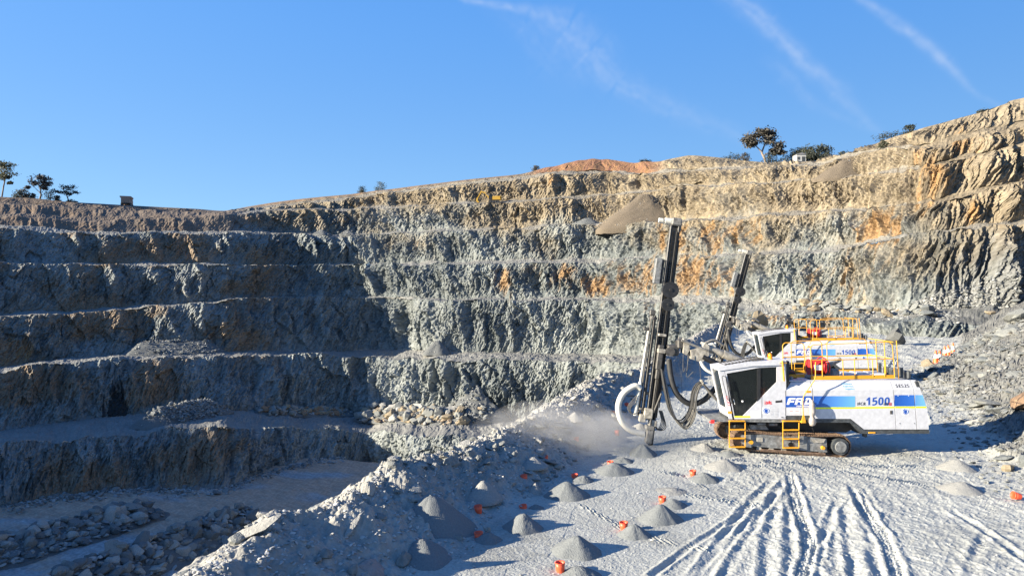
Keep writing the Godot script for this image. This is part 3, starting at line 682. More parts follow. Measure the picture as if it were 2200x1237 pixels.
	var n_v2 := cells(62, FastNoiseLite.DISTANCE_EUCLIDEAN, FastNoiseLite.RETURN_CELL_VALUE)
	var n_v3 := cells(63, FastNoiseLite.DISTANCE_EUCLIDEAN, FastNoiseLite.RETURN_CELL_VALUE)
	var n_fin := noise(FastNoiseLite.TYPE_SIMPLEX, 4, 2, true)
	var n_mic := noise(FastNoiseLite.TYPE_SIMPLEX, 6, 2)
	var n_col := noise(FastNoiseLite.TYPE_SIMPLEX_SMOOTH, 7, 3)
	var n_str := noise(FastNoiseLite.TYPE_SIMPLEX, 9, 2)
	var root := Node3D.new()
	root.name = "pit_wall"
	add_child(root)
	tag(root, "", "", "", "structure")
	for band in 18:
		var rows: int = BAND_ROWS[band]
		var v := PackedVector3Array()
		var col := PackedColorArray()
		v.resize((rows + 1) * nc)
		col.resize((rows + 1) * nc)
		var is_face: bool = BAND_NAMES[band] == "rock_face"
		var top_band := band >= 11
		for r in rows + 1:
			var f := float(r) / rows
			var amp0: float = lerpf(ROUGH[band], ROUGH[band + 1], f)
			if is_face: amp0 += 0.55 * sin(PI * pow(f, 0.8))
			for c in nc:
				var l: PackedVector3Array = lines[c]
				var p: Vector3 = l[band].lerp(l[band + 1], f)
				var u := us[c]
				var edge := 1.0
				if not is_face: edge = pow(absf(2.0 * f - 1.0), 5.0)
				if band > 0 and band < 15: p.y += 0.30 * edge * lerpf(hi_wob[c * 19 + band], hi_wob[c * 19 + band + 1], f)
				var s := along[c]
				var y := p.y
				var amp := amp0
				# the smooth spoil slope above the upper bench of the left wall
				var spoil := 0.0
				if band >= 11 and u < 560.0: spoil = 1.0 - sst(470.0, 560.0, u)
				var hill := 0.0
				if band >= 15 and u > 480.0 and u < 1150.0: hill = 1.0 - sst(1080.0, 1150.0, u)
				var mound := 0.0
				if band >= 15 and u >= 1120.0 and u < 1450.0: mound = sst(1120.0, 1170.0, u) * (1.0 - sst(1390.0, 1440.0, u))
				amp *= 1.0 - 0.75 * maxf(spoil, maxf(hill, mound * 0.8))
				var lean := 0.54
				var lc := sqrt(1.0 - lean * lean)
				var yy := y * (1.0 - 0.45 * sst(1700.0, 2050.0, u)) if u > 1700.0 else y
				var a := s * lc - yy * lean * 0.9
				var b := s * lean + yy * lc
				var a2 := s * 0.985 + yy * 0.17
				var b2 := yy * 0.985 - s * 0.17
				a2 += 0.8 * n_mic.get_noise_2d(s * 0.11 + 9.0, y * 0.13)
				a += 0.35 * n_mic.get_noise_2d(s * 0.15, y * 0.2)
				var rid := n_rid.get_noise_2d(a2 * 0.10, b2 * 0.032)
				var fac := n_cel.get_noise_2d(a * 0.30, b * 0.13)
				var v1 := n_v1.get_noise_2d(a2 * 0.30, b2 * 0.15)
				var v2 := n_v2.get_noise_2d(a2 * 0.80, b2 * 0.42)
				var v3 := n_v3.get_noise_2d(a * 1.7, b * 0.75)
				var fin := n_fin.get_noise_2d(a * 0.9, b * 0.20)
				var mic := n_mic.get_noise_2d(s * 1.4, y * 1.4) if is_face else n_mic.get_noise_2d(p.x * 1.4, p.z * 1.4)
				var d := 1.35 * n_big.get_noise_2d(s * 0.042, y * 0.05) + 0.85 * rid + 0.75 * fac + 0.62 * v1 + 0.36 * v2 + 0.20 * v3 + 0.30 * fin + 0.20 * mic
				if band <= 1: d *= 0.85
				if u > 1600.0:
					var near := sst(1600.0, 1850.0, u)
					var v0 := n_rid.get_noise_2d(a * 0.13 + 300.0, b * 0.034)
					var ledge := a * 0.20 + 0.8 * n_big.get_noise_2d(a * 0.06, b * 0.03 + 44.0)
					ledge -= floorf(ledge)
					ledge = ledge / 0.72 if ledge < 0.72 else (1.0 - ledge) / 0.28
					var ledge2 := a * 0.55 + 1.1 * n_mic.get_noise_2d(a * 0.10 + 70.0, b * 0.05)
					ledge2 -= floorf(ledge2)
					ledge2 = ledge2 / 0.6 if ledge2 < 0.6 else (1.0 - ledge2) / 0.4
					d = d - near * (0.20 * v1 + 0.08 * v2 + 0.06 * v3) + near * (0.20 * v0 + 0.42 * (ledge - 0.5) + 0.26 * (ledge2 - 0.5) + 0.15 * fin)
				if is_face:
					for q in BULGES:
						var du: float = (u - q[0]) / q[2]
						if du > 2.2 or du < -2.2: continue
						var dy: float = (y - q[1]) / q[3]
						if dy > 2.2 or dy < -2.2: continue
						d += q[4] * exp(-du * du * du * du - dy * dy)
				if is_face:
					p += (nrm[c] + Vector3(0, 0.3 * sin(PI * f), 0)) * ((d + 0.9) * amp)
				elif band < 16:
					p += nrm[c] * ((d + 0.9) * amp * edge)
				if not is_face and band < 16:
					p.y += sin(PI * f) * (0.22 * n_big.get_noise_2d(s * 0.35, f * 3.0 + band * 9.0) + 0.10 * mic)
				if band >= 15 and band < 17:
					p.y += mound * 0.6 * n_big.get_noise_2d(s * 0.12, 3.0)
				v[r * nc + c] = p
				# ---- colour of the rock itself
				var pat := n_col.get_noise_2d(a * 0.045, b * 0.03)
				var stk := 0.65 * n_str.get_noise_2d(a * 0.6, b * 0.10) + 0.5 * n_str.get_noise_2d(a * 1.9 + 80.0, b * 0.28)
				var tone := v1 * 0.5 + v2 * 0.5
				var spk := n_str.get_noise_2d(s * 1.9 + 50.0, y * 1.9) if is_face else n_str.get_noise_2d(p.x * 1.9, p.z * 1.9)
				var g := clampf(0.45 + 0.40 * pat + 0.34 * stk + 0.18 * spk + 0.16 * tone, 0.0, 1.0)
				var cr := lerpf(0.086, 0.36, g)
				var cg := lerpf(0.102, 0.385, g)
				var cb := lerpf(0.109, 0.375, g)
				var weather := sst(5.0, 23.0, y + 11.0 * n_col.get_noise_2d(s * 0.05 + 90.0, y * 0.09) + maxf(u - 1250.0, -300.0) / 900.0 * 12.0 + 3.0 * stk)
				if u < 560.0: weather *= 0.45
				if weather > 0.0:
					var g2 := clampf(0.5 + 0.5 * stk + 0.3 * spk + 0.3 * pat, 0.0, 1.0)
					var wk := weather * 0.92
					cr = lerpf(cr, lerpf(0.12, 0.37, g2), wk)
					cg = lerpf(cg, lerpf(0.095, 0.305, g2), wk)
					cb = lerpf(cb, lerpf(0.066, 0.21, g2), wk)
				if u < 640.0 and is_face:
					var lp := n_col.get_noise_2d(s * 0.035 + 400.0, y * 0.07)
					var kt := sst(-0.12, 0.25, lp + 0.3 * stk) * 0.95 * (1.0 - sst(540.0, 640.0, u))
					cr = lerpf(cr, 0.27 + 0.05 * spk, kt)
					cg = lerpf(cg, 0.21 + 0.04 * spk, kt)
					cb = lerpf(cb, 0.155 + 0.03 * spk, kt)
					var kp := sst(0.08, 0.4, -lp + 0.25 * stk) * 0.6 * (1.0 - sst(540.0, 640.0, u))
					cr = lerpf(cr, 0.27, kp)
					cg = lerpf(cg, 0.29, kp)
					cb = lerpf(cb, 0.30, kp)
				if is_face:
					var o := 0.0
					for q in STAINS:
						var du: float = (u - q[0]) / q[2]
						if du > 1.9 or du < -1.9: continue
						var dy: float = (y - q[1]) / q[3]
						if dy > 1.9 or dy < -1.9: continue
						o = maxf(o, q[4] * exp(-du * du - dy * dy))
					if o > 0.02:
						o = sst(0.30, 0.95, o + 0.55 * stk + 0.40 * n_col.get_noise_2d(a * 0.3 + 200.0, b * 0.1))
						cr = lerpf(cr, 0.36 + 0.12 * spk, o * 0.75)
						cg = lerpf(cg, 0.21 + 0.09 * spk, o * 0.75)
						cb = lerpf(cb, 0.085 + 0.04 * spk, o * 0.75)
				elif not (band >= 10 and u > 1960.0 + 60.0 * stk):
					var w2 := weather * 0.5
					var gb := 0.265 + 0.035 * n_col.get_noise_2d(p.x * 0.2, p.z * 0.2) + 0.035 * spk
					cr = lerpf(gb, 0.28, w2)
					cg = lerpf(gb * 1.01, 0.232, w2)
					cb = lerpf(gb * 0.97, 0.162, w2)
				if u > 1880.0 and band >= 6 and band <= 7:
					var k := sst(0.35, 0.75, sst(1880.0, 2080.0, u) * 1.1 - (f * 0.75 if band == 7 else 0.0) + 0.35 * pat + 0.25 * stk)
					cr = lerpf(cr, 0.19 + 0.06 * spk, k)
					cg = lerpf(cg, 0.195 + 0.06 * spk, k)
					cb = lerpf(cb, 0.19 + 0.06 * spk, k)
				if spoil > 0.0:
					var k := spoil * 0.8
					cr = lerpf(cr, 0.20 + 0.05 * spk + 0.05 * pat, k)
					cg = lerpf(cg, 0.15 + 0.04 * spk + 0.04 * pat, k)
					cb = lerpf(cb, 0.115 + 0.03 * spk + 0.03 * pat, k)
				if hill > 0.0:
					var k := hill * sst(0.15, 0.5, f + (1.0 if band > 15 else 0.0) + 0.3 * stk)
					cr = lerpf(cr, 0.27 + 0.06 * spk, k)
					cg = lerpf(cg, 0.19 + 0.05 * spk, k)
					cb = lerpf(cb, 0.125 + 0.035 * spk, k)
				if mound > 0.0:
					cr = lerpf(cr, 0.30 + 0.07 * spk + 0.05 * stk, mound)
					cg = lerpf(cg, 0.165 + 0.05 * spk + 0.04 * stk, mound)
					cb = lerpf(cb, 0.095 + 0.03 * spk, mound)
				# water seeping out of the lower left face
				if band == 3 and u > 195.0 and u < 305.0:
					var wet := 0.62 * exp(-pow((u - 250.0) / 30.0, 2.0)) + 0.6 * n_str.get_noise_2d(s * 0.42 + 7.0, y * 0.05) + 0.4 * n_str.get_noise_2d(s * 1.3, y * 0.45) + 0.55 * exp(-pow((u - 246.0) / 6.0, 2.0)) - 0.15 * (y + 21.8)
					wet *= 1.0 - sst(32.0, 44.0, absf(u - 250.0))
					var k := sst(0.30, 0.38, wet)
					cr = lerpf(cr, 0.030, k * 0.92)
					cg = lerpf(cg, 0.033, k * 0.92)
					cb = lerpf(cb, 0.036, k * 0.92)
				col[r * nc + c] = Color(maxf(cr, 0.02), maxf(cg, 0.02), maxf(cb, 0.02)) if cr > 0.05 else Color(cr, cg, cb)
		wall_grid.append(v)
		var idx := PackedInt32Array()
		idx.resize(rows * (nc - 1) * 6)
		var q := 0
		for r in rows:
			for c in nc - 1:
				var i0 := r * nc + c
				idx[q] = i0; idx[q + 1] = i0 + nc; idx[q + 2] = i0 + nc + 1
				idx[q + 3] = i0; idx[q + 4] = i0 + nc + 1; idx[q + 5] = i0 + 1
				q += 6
		inst(arrays_mesh(v, idx, col), BAND_NAMES[band], M.wall if is_face else M.floor, root)

func pit_y(x: float) -> float:
	return -33.5 - 0.061 * x

func build_pit_floor() -> void:
	var nx := 300
	var nz := 170
	var v := PackedVector3Array()
	var col := PackedColorArray()
	var n1 := noise(FastNoiseLite.TYPE_SIMPLEX_SMOOTH, 31, 4)
	var n2 := noise(FastNoiseLite.TYPE_SIMPLEX, 32, 3)
	for j in nz + 1:
		for i in nx + 1:
			var x := lerpf(-190.0, 45.0, float(i) / nx)
			var z := lerpf(-128.0, -30.0, float(j) / nz)
			var h := 0.30 * n1.get_noise_2d(x * 0.12, z * 0.12) + 0.10 * n2.get_noise_2d(x * 0.9, z * 0.9)
			v.append(Vector3(x, pit_y(x) + h, z))
			var tan_ := sst(-0.15, 0.35, n1.get_noise_2d(x * 0.05 + 9.0, z * 0.09) + 0.5 * sst(-82.0, -95.0, z) - 0.25 * sst(-104.0, -112.0, z))
			var g := 0.42 + 0.09 * n2.get_noise_2d(x * 0.5, z * 1.4) + 0.05 * n2.get_noise_2d(x * 2.0, z * 2.0)
			col.append(Color(lerpf(g * 0.95, g * 1.28, tan_), lerpf(g, g * 0.95, tan_), lerpf(g * 1.02, g * 0.72, tan_)))
	var idx := PackedInt32Array()
	for j in nz:
		for i in nx:
			var a := j * (nx + 1) + i
			idx.append_array([a, a + nx + 2, a + nx + 1, a, a + 1, a + nx + 2])
	var o := inst(arrays_mesh(v, idx, col), "pit_floor", M.floor, self)
	tag(o, "", "", "", "structure")

# ------------------------------------------------------------------ drilling bench
# depth in front of the camera, x of the berm's crest, height of the crest above the bench
const BERM := [[2.0, -8.5, 1.15], [8.0, -6.6, 1.15], [12.0, -5.6, 1.1], [14.0, -5.2, 1.15], [15.1, -5.0, 1.2], [15.75, -4.1, 1.15], [17.2, -3.6, 1.15], [19.3, -3.2, 1.3], [20.4, -2.3, 1.2], [21.7, -1.45, 1.1], [23.8, -0.64, 1.15], [26.4, 0.53, 1.15], [28.4, 1.5, 1.15], [33.5, 2.95, 1.15], [38.8, 4.95, 1.2], [42.0, 7.6, 1.2], [50.0, 11.0, 1.2], [60.0, 15.0, 1.2], [80.0, 22.0, 1.2], [110.0, 34.0, 1.2]]
const BANK := [[2.0, 17.5], [20.0, 15.8], [24.6, 17.2], [30.0, 20.2], [36.0, 23.2], [43.0, 25.8], [48.0, 28.5], [53.0, 31.6], [58.0, 36.5], [69.0, 44.0], [78.0, 50.0], [110.0, 70.0]]
# wheel ruts and furrows: kind, half width, then x at depth
const RUTS := [
	["tyre", 0.17, [[14.0, 5.75], [14.8, 6.16], [16.1, 6.87], [17.0, 7.24], [18.4, 7.66], [20.1, 8.18], [23.1, 9.2]]],
	["tyre", 0.17, [[14.0, 7.95], [14.8, 8.2], [16.5, 8.92], [17.6, 9.25], [19.3, 9.76], [21.6, 10.53]]],
	["furrow", 0.13, [[13.5, 4.9], [14.8, 5.37], [17.0, 6.24], [18.2, 6.75], [19.7, 7.42], [20.4, 7.67]]],
	["furrow", 0.12, [[13.5, 5.35], [14.8, 5.87], [17.0, 6.79], [18.4, 7.34], [22.4, 8.83]]],
	["furrow", 0.12, [[13.5, 6.7], [14.8, 7.28], [16.3, 7.93], [18.0, 8.65], [20.0, 9.44]]],
	["furrow", 0.13, [[13.5, 7.2], [15.1, 7.95], [17.4, 8.94], [19.3, 9.65], [21.5, 10.42]]],
	["rut", 0.12, [[14.0, 3.5], [15.2, 4.1], [16.8, 5.04], [19.7, 6.69], [22.6, 8.55]]],
	["rut", 0.12, [[14.0, 3.65], [15.1, 4.23], [16.1, 4.83], [18.4, 6.36], [21.2, 8.15]]],
	["rut", 0.10, [[14.8, 3.0], [16.3, 4.08], [17.8, 5.33], [20.1, 7.33]]],
	["furrow", 0.10, [[14.3, 4.2], [15.3, 4.78], [18.0, 6.28], [19.8, 7.31], [22.6, 8.91]]],
	["rut", 0.11, [[14.0, 5.95], [14.8, 6.33], [16.1, 7.06], [17.6, 7.9], [20.5, 9.65]]],
	["furrow", 0.10, [[18.9, 9.86], [20.4, 10.35], [21.9, 10.9]]],
	["furrow", 0.10, [[14.0, 6.05], [14.8, 6.48], [16.0, 7.17], [17.1, 7.89]]],
	["furrow", 0.12, [[14.0, 9.3], [15.5, 10.2], [16.8, 11.3], [18.0, 12.4]]],
	["rut", 0.10, [[14.5, 11.3], [16.0, 11.6], [18.0, 12.0], [19.5, 12.1]]],
	["tyre", 0.20, [[29.0, 17.3], [34.0, 20.0], [40.0, 22.5], [50.0, 27.0], [60.0, 33.0]]],
	["rut", 0.2, [[29.0, 15.6], [34.0, 18.6], [40.0, 21.0], [50.0, 25.5], [60.0, 31.0]]],
]
# crawler prints: half width, then depth at x
const PRINTS := [[0.20, [[7.4, 24.3], [9.6, 23.9], [11.4, 22.95], [12.8, 21.5]]], [0.17, [[6.9, 23.7], [8.5, 23.45], [9.3, 23.1]]], [0.17, [[11.6, 24.0], [14.0, 23.75]]], [0.2, [[4.4, 20.9], [5.6, 20.4], [7.4, 19.2]]], [0.2, [[4.9, 23.4], [5.6, 22.6], [6.0, 21.2]]], [0.18, [[2.6, 17.9], [3.6, 16.9], [4.6, 16.2]]], [0.16, [[1.9, 19.6], [2.5, 18.6], [3.2, 17.2]]]]

var row_z := 0.0
var berm_x := 0.0
var berm_h := 0.0
var bank_x := 0.0
var row_ruts: Array = []
var bn: Array[FastNoiseLite] = []

func set_row(z: float) -> void:
	row_z = z
	for i in range(1, BERM.size()):
		if z <= BERM[i][0] or i == BERM.size() - 1:
			var f: float = clampf((z - BERM[i - 1][0]) / (BERM[i][0] - BERM[i - 1][0]), 0.0, 1.0)
			berm_x = lerpf(BERM[i - 1][1], BERM[i][1], f)
			berm_h = lerpf(BERM[i - 1][2], BERM[i][2], f)
			break
	bank_x = table(BANK, z)
	row_ruts.clear()
	for i in RUTS.size():
		var t: Array = RUTS[i][2]
		var z0: float = t[0][0]
		var z1: float = t[t.size() - 1][0]
		if z < z0 or z > z1: continue
		var x: float = table(t, z) + 0.04 * bn[0].get_noise_2d(z * 0.6, i * 13.0)
		var fade: float = sst(z1, z1 - 1.2, z) * clampf(0.85 + 0.55 * bn[0].get_noise_2d(z * 0.7 + 50.0, i * 7.0), 0.2, 1.5)
		row_ruts.append([RUTS[i][0], RUTS[i][1] * (1.0 + 0.2 * bn[0].get_noise_2d(z * 0.8, i * 3.0 + 70.0)), x, fade])

var berm_w := 0.0
var bank_w := 0.0

# height of the bench at x and the depth last given to set_row
func h_at(x: float) -> float:
	var z := row_z
	var n0: float = bn[0].get_noise_2d(x * 0.16, z * 0.16)
	var h := 0.05 * n0
	# where rig one stands the ground rises a little towards the face
	var hump := sst(12.6, 8.6, x) * sst(4.5, 7.4, x) * sst(21.5, 24.6, z) * sst(31.0, 27.5, z)
	h += 0.16 * hump
	var hump2 := sst(20.8, 16.8, x) * sst(12.0, 15.4, x) * sst(41.0, 43.8, z) * sst(50.0, 46.5, z)
	h += 0.16 * hump2
	var d := (x - berm_x) * 0.92
	berm_w = 0.0
	bank_w = 0.0
	var lumps := 0.0
	if d < 4.5:
		var nb: float = bn[1].get_noise_2d(x * 0.55, z * 0.38)
		var top := berm_h * (1.0 + 0.16 * nb) + 0.12 * bn[1].get_noise_2d(x * 1.7, z * 1.3)
		var e: float
		if d >= 0.0:
			e = top - 0.46 * (sqrt(d * d + 0.06) - 0.245) - 0.03 * d * d
			e = 0.5 * (e + sqrt(e * e + 0.03))
		else:
			e = top - 0.72 * (sqrt(d * d + 0.09) - 0.3)
			if d < -2.4: e -= (-d - 2.4) * 2.6
			e = maxf(e, -27.0)
		berm_w = clampf(e / 0.5, 0.0, 1.0)
		h += e
		lumps = clampf(absf(e) * 1.2, 0.0, 1.0)
	var d2 := x - bank_x
	if d2 > -2.0:
		var e2 := 0.52 * d2 + 0.45 * bn[1].get_noise_2d(x * 0.22 + 33.0, z * 0.22)
		e2 = 0.5 * (e2 + sqrt(e2 * e2 + 0.06))
		e2 = minf(e2, 5.5 + 0.25 * e2)
		bank_w = clampf(e2 / 0.5, 0.0, 1.0)
		h += e2
		lumps = maxf(lumps, bank_w)
	if lumps > 0.02:
		var coarse := 1.0 if bank_w > 0.3 else lerpf(0.22, 0.62, sst(14.2, 17.0, z)) * (1.6 if d < 0.35 else 1.0)
		h += coarse * lumps * (0.20 * (bn[2].get_noise_2d(x * 1.5, z * 1.5) + 0.45) + 0.10 * bn[3].get_noise_2d(x * 3.1, z * 3.1))
	var open := 1.0 - lumps
	if open > 0.02:
		# churned dust is rougher on the right, swept flat round the drill holes
		var churn := 0.25 + 0.75 * sst(4.0, 6.5, x - (z - 17.0) * 0.15)
		h += open * churn * (0.024 * bn[3].get_noise_2d(x * 1.2, z * 1.2) + 0.013 * bn[4].get_noise_2d(x * 2.6, z * 2.0))
		h += open * 0.006 * bn[3].get_noise_2d(x * 8.0, z * 8.0)
		var far_waves := sst(46.0, 60.0, z)
		if far_waves > 0.0: h += far_waves * 0.12 * bn[4].get_noise_2d(x * 0.22, z * 0.16)
		for r in row_ruts:
			var dx: float = x - r[2]
			if dx > 0.7 or dx < -0.7: continue
			var w: float = r[1]
			var k: float = r[3] * open
			var ad := absf(dx)
			if r[0] == "tyre":
				if ad < w:
					h += k * (-0.045 + 0.008 * signf(sin(dx / w * 9.0)) + 0.012 * signf(sin(z * 42.0 + ad * 24.0)))
				h += k * 0.042 * exp(-pow((ad - w - 0.07) / 0.07, 2.0))
			elif r[0] == "furrow":
				h += k * (-0.028 * exp(-pow(dx / w, 2.0)) + 0.030 * exp(-pow((dx + w * 1.7) / (w * 0.8), 2.0)) + 0.012 * exp(-pow((dx - w * 2.0) / w, 2.0)))
			else:
				h += k * (-0.034 * exp(-pow(dx / w, 2.0)) + 0.03 * exp(-pow((ad - w * 1.7) / (w * 0.7), 2.0)))
		for p in PRINTS:
			var t: Array = p[1]
			if x < t[0][0] or x > t[t.size() - 1][0]: continue
			var zz := z - table(t, x)
			if absf(zz) < p[0]:
				var on: float = clampf(0.6 + 1.2 * bn[0].get_noise_2d(x * 1.3, z * 1.3 + 9.0), 0.0, 1.0)
				h += on * (-0.025 + 0.05 * sst(-0.25, 0.25, sin((x + zz * 0.5) * TAU / 0.17)))
	return FLOOR + h

func ground(x: float, z_depth: float) -> float:
	set_row(z_depth)
	return h_at(x)

func build_bench() -> void:
	bn = [noise(FastNoiseLite.TYPE_SIMPLEX_SMOOTH, 41, 2), noise(FastNoiseLite.TYPE_SIMPLEX_SMOOTH, 42, 3), cells(43, FastNoiseLite.DISTANCE_EUCLIDEAN, FastNoiseLite.RETURN_DISTANCE), noise(FastNoiseLite.TYPE_SIMPLEX, 44, 3), noise(FastNoiseLite.TYPE_SIMPLEX, 45, 2, true)]
	var zs := PackedFloat32Array()
	var z := 3.0
	while z < 100.0:
		zs.append(z)
		if z < 10.8: z += 0.16
		else: z += z * z * 1.75e-4
	var nr := zs.size()
	var nc := 1040
	var v := PackedVector3Array()
	var col := PackedColorArray()
	var kind := PackedByteArray()
	v.resize(nr * nc)
	col.resize(nr * nc)
	kind.resize(nr * nc)
	var c1 := noise(FastNoiseLite.TYPE_SIMPLEX_SMOOTH, 51, 4)
	var c2 := noise(FastNoiseLite.TYPE_SIMPLEX, 52, 3)
	for r in nr:
		z = zs[r]
		set_row(z)
		var wide := maxf(z, 9.0)
		for c in nc:
			var x := lerpf(-0.80, 0.92, float(c) / (nc - 1)) * wide
			var h := h_at(x)
			var i := r * nc + c
			v[i] = Vector3(x, h, -z)
			kind[i] = 1 if berm_w > 0.5 else (2 if bank_w > 0.5 else 0)
			var p := c1.get_noise_2d(x * 0.25, z * 0.25)
			var q := c2.get_noise_2d(x * 1.6, z * 1.6)
			# grey cuttings trodden into paler dust
			var swept := sst(6.0, 2.5, x - (z - 17.0) * 0.28) * sst(36.0, 28.0, z)
			var g := 0.50 + 0.045 * p + 0.03 * q - 0.085 * swept * clampf(0.7 + p, 0.0, 1.0)
			g -= 0.09 * sst(0.12, 0.40, p + 0.45 * q)
			var cr := g * 0.99
			var cg := g * 1.01
			var cb := g * 0.95
			if berm_w > 0.0:
				var gb := 0.33 + 0.06 * p + 0.06 * q
				cr = lerpf(cr, gb * 1.03, berm_w)
				cg = lerpf(cg, gb * 1.01, berm_w)
				cb = lerpf(cb, gb * 0.93, berm_w)
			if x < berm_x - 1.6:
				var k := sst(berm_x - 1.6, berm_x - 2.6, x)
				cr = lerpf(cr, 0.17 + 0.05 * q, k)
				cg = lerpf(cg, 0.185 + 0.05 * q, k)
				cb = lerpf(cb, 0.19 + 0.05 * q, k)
			if bank_w > 0.0:
				var gb := 0.20 + 0.045 * p + 0.06 * q
				cr = lerpf(cr, gb, bank_w)
				cg = lerpf(cg, gb * 1.01, bank_w)
				cb = lerpf(cb, gb * 0.97, bank_w)
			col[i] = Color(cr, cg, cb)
	var idx := [PackedInt32Array(), PackedInt32Array(), PackedInt32Array()]
	for r in nr - 1:
		for c in nc - 1:
			var a := r * nc + c
			var k: int = kind[a]
			idx[k].append(a); idx[k].append(a + nc); idx[k].append(a + nc + 1)
			idx[k].append(a); idx[k].append(a + nc + 1); idx[k].append(a + 1)
	var split := func(k: int) -> ArrayMesh:
		var at := PackedInt32Array()
		at.resize(v.size())
		at.fill(-1)
		var vv := PackedVector3Array()
		var cc := PackedColorArray()
		var out := PackedInt32Array()
		for i in idx[k]:
			if at[i] < 0:
				at[i] = vv.size()
				vv.append(v[i])
				cc.append(col[i])
			out.append(at[i])
		return arrays_mesh(vv, out, cc)
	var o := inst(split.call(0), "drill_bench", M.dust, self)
	tag(o, "", "", "", "structure")
	var berm := inst(split.call(1), "rubble_berm", M.dust, self)
	tag(berm, "grey earth and rubble berm along the open edge of the drilling bench", "berm")
	var bank := inst(split.call(2), "rubble_bank", M.floor, self)
	tag(bank, "sloping bank of broken slate rubble at the right edge of the drilling bench", "rubble bank")
	# stones lying on the berm: the largest one by one, the small ones together
	var put := 0
	while put < 290:
		var zz := rng.randf_range(10.8, 27.0) if rng.randf() < 0.8 else rng.randf_range(27.0, 42.0)
		set_row(zz)
		var dd := rng.randf_range(-0.5, 2.6)
		var dense: float = bn[1].get_noise_2d((berm_x + dd) * 0.5 + 80.0, zz * 0.5)
		if zz < 13.8: dense -= 0.3
		if zz > 14.0 and zz < 16.0: dense += 0.15
		if zz > 19.5: dense += 0.35
		if dd < 0.25: dense += 0.08
		if dense < rng.randf_range(-0.1, 0.5): continue
		var x := berm_x + dd
		var s := rng.randf_range(0.09, 0.27) * (1.5 if rng.randf() < 0.16 else 1.0) * (1.0 + zz / 60.0)
		rock(berm, Vector3(x, h_at(x) + s * 0.10, -zz), s, pick(["rock_pale", "rock_grey", "rock_grey", "rock_pale", "rock_grey"]), 1.0 if rng.randf() < 0.6 else 0.0)
		put += 1
	scatter(berm, "gravel", 7500, func() -> Array:
		var zz := 10.8 + 32.0 * pow(rng.randf(), 1.8)
		set_row(zz)
		var dd := rng.randf_range(-0.6, 3.0)
		if bn[1].get_noise_2d((berm_x + dd) * 0.7 + 20.0, zz * 0.7) + (0.2 if zz > 14.0 else 0.0) < rng.randf_range(-0.5, 0.3): return []
		var x := berm_x + dd
		var s := rng.randf_range(0.02, 0.085)
		return [Vector3(x, h_at(x) + s * 0.1, -zz), s], [Color(0.42, 0.41, 0.39), Color(0.34, 0.345, 0.34), Color(0.27, 0.28, 0.28)])
	# slate on the bank
	put = 0
	while put < 295:
		var zz := rng.randf_range(20.0, 62.0)
		set_row(zz)
		var dd := rng.randf_range(-0.4, 12.0)
		var x := bank_x + dd
		if x / zz > 0.80 or rng.randf() > 1.15 - dd * 0.06: continue
		var s := rng.randf_range(0.25, 0.75) * (1.7 if rng.randf() < 0.1 else 1.0) * (0.55 + zz / 70.0)
		rock(bank, Vector3(x, h_at(x) + s * 0.08, -zz), s, pick(["rock_grey", "rock_blue", "rock_blue", "rock_grey", "rock_pale", "rock_tan"] if rng.randf() < 0.25 else ["rock_blue", "rock_grey"]), 1.0 if rng.randf() < 0.8 else 0.0)
		put += 1
	scatter(bank, "slate_chips", 9000, func() -> Array:
		var zz := rng.randf_range(17.0, 70.0)
		set_row(zz)
		var dd := rng.randf_range(-0.2, 15.0) if rng.randf() < 0.94 else rng.randf_range(-1.6, 0.0)
		var x := bank_x + dd
		if x / zz > 0.86: return []
		var s := rng.randf_range(0.05, 0.22) * (0.4 + zz / 55.0)
		return [Vector3(x, h_at(x) + s * 0.1, -zz), s], [Color(0.22, 0.225, 0.22), Color(0.17, 0.18, 0.185), Color(0.13, 0.14, 0.145), Color(0.19, 0.19, 0.18)])
	# crumbs of rock on the bench floor
	scatter(o, "crumbs", 2600, func() -> Array:
		var zz := 13.5 + 26.0 * pow(rng.randf(), 1.7)
		set_row(zz)
		var x := rng.randf_range(berm_x + 2.0, bank_x + 0.5)
		var s := rng.randf_range(0.012, 0.035)
		if rng.randf() < 0.05: s *= 2.2
		return [Vector3(x, h_at(x) + s * 0.2, -zz), s], [Color(0.46, 0.46, 0.44), Color(0.36, 0.365, 0.36), Color(0.28, 0.29, 0.29)])

var scatter_mat: StandardMaterial3D

func scatter(parent: Node, called: String, n: int, where: Callable, tints: Array) -> void:
	if scatter_mat == null:
		scatter_mat = mat("small stones", Color.WHITE, 0.95)
		scatter_mat.vertex_color_use_as_albedo = true
	var sets := [[], [], []]
	for i in n:
		var w: Array = where.call()
		if w.size(): sets[rng.randi() % 3].append(w)
	for k in 3:
		var mm := MultiMesh.new()
		mm.transform_format = MultiMesh.TRANSFORM_3D
		mm.use_colors = true
		mm.mesh = rock_meshes[k * 3 + 1]
		mm.instance_count = sets[k].size()
		for i in sets[k].size():
			var s: float = sets[k][i][1] * 0.7
			var b := Basis(Vector3(rng.randfn(), rng.randfn(), rng.randfn()).normalized(), rng.randf() * 1.0) * Basis(Vector3.UP, rng.randf() * TAU)
			mm.set_instance_transform(i, Transform3D(b.scaled_local(Vector3(s * rng.randf_range(0.8, 1.5), s * rng.randf_range(0.22, 0.7), s)), sets[k][i][0]))
			var t: Color = tints[rng.randi() % tints.size()]
			mm.set_instance_color(i, t * rng.randf_range(0.85, 1.15))
		var o := MultiMeshInstance3D.new()
		o.name = called
		o.multimesh = mm
		o.material_override = scatter_mat
		tag(o, "", "", "", "stuff")
		parent.add_child(o, true)

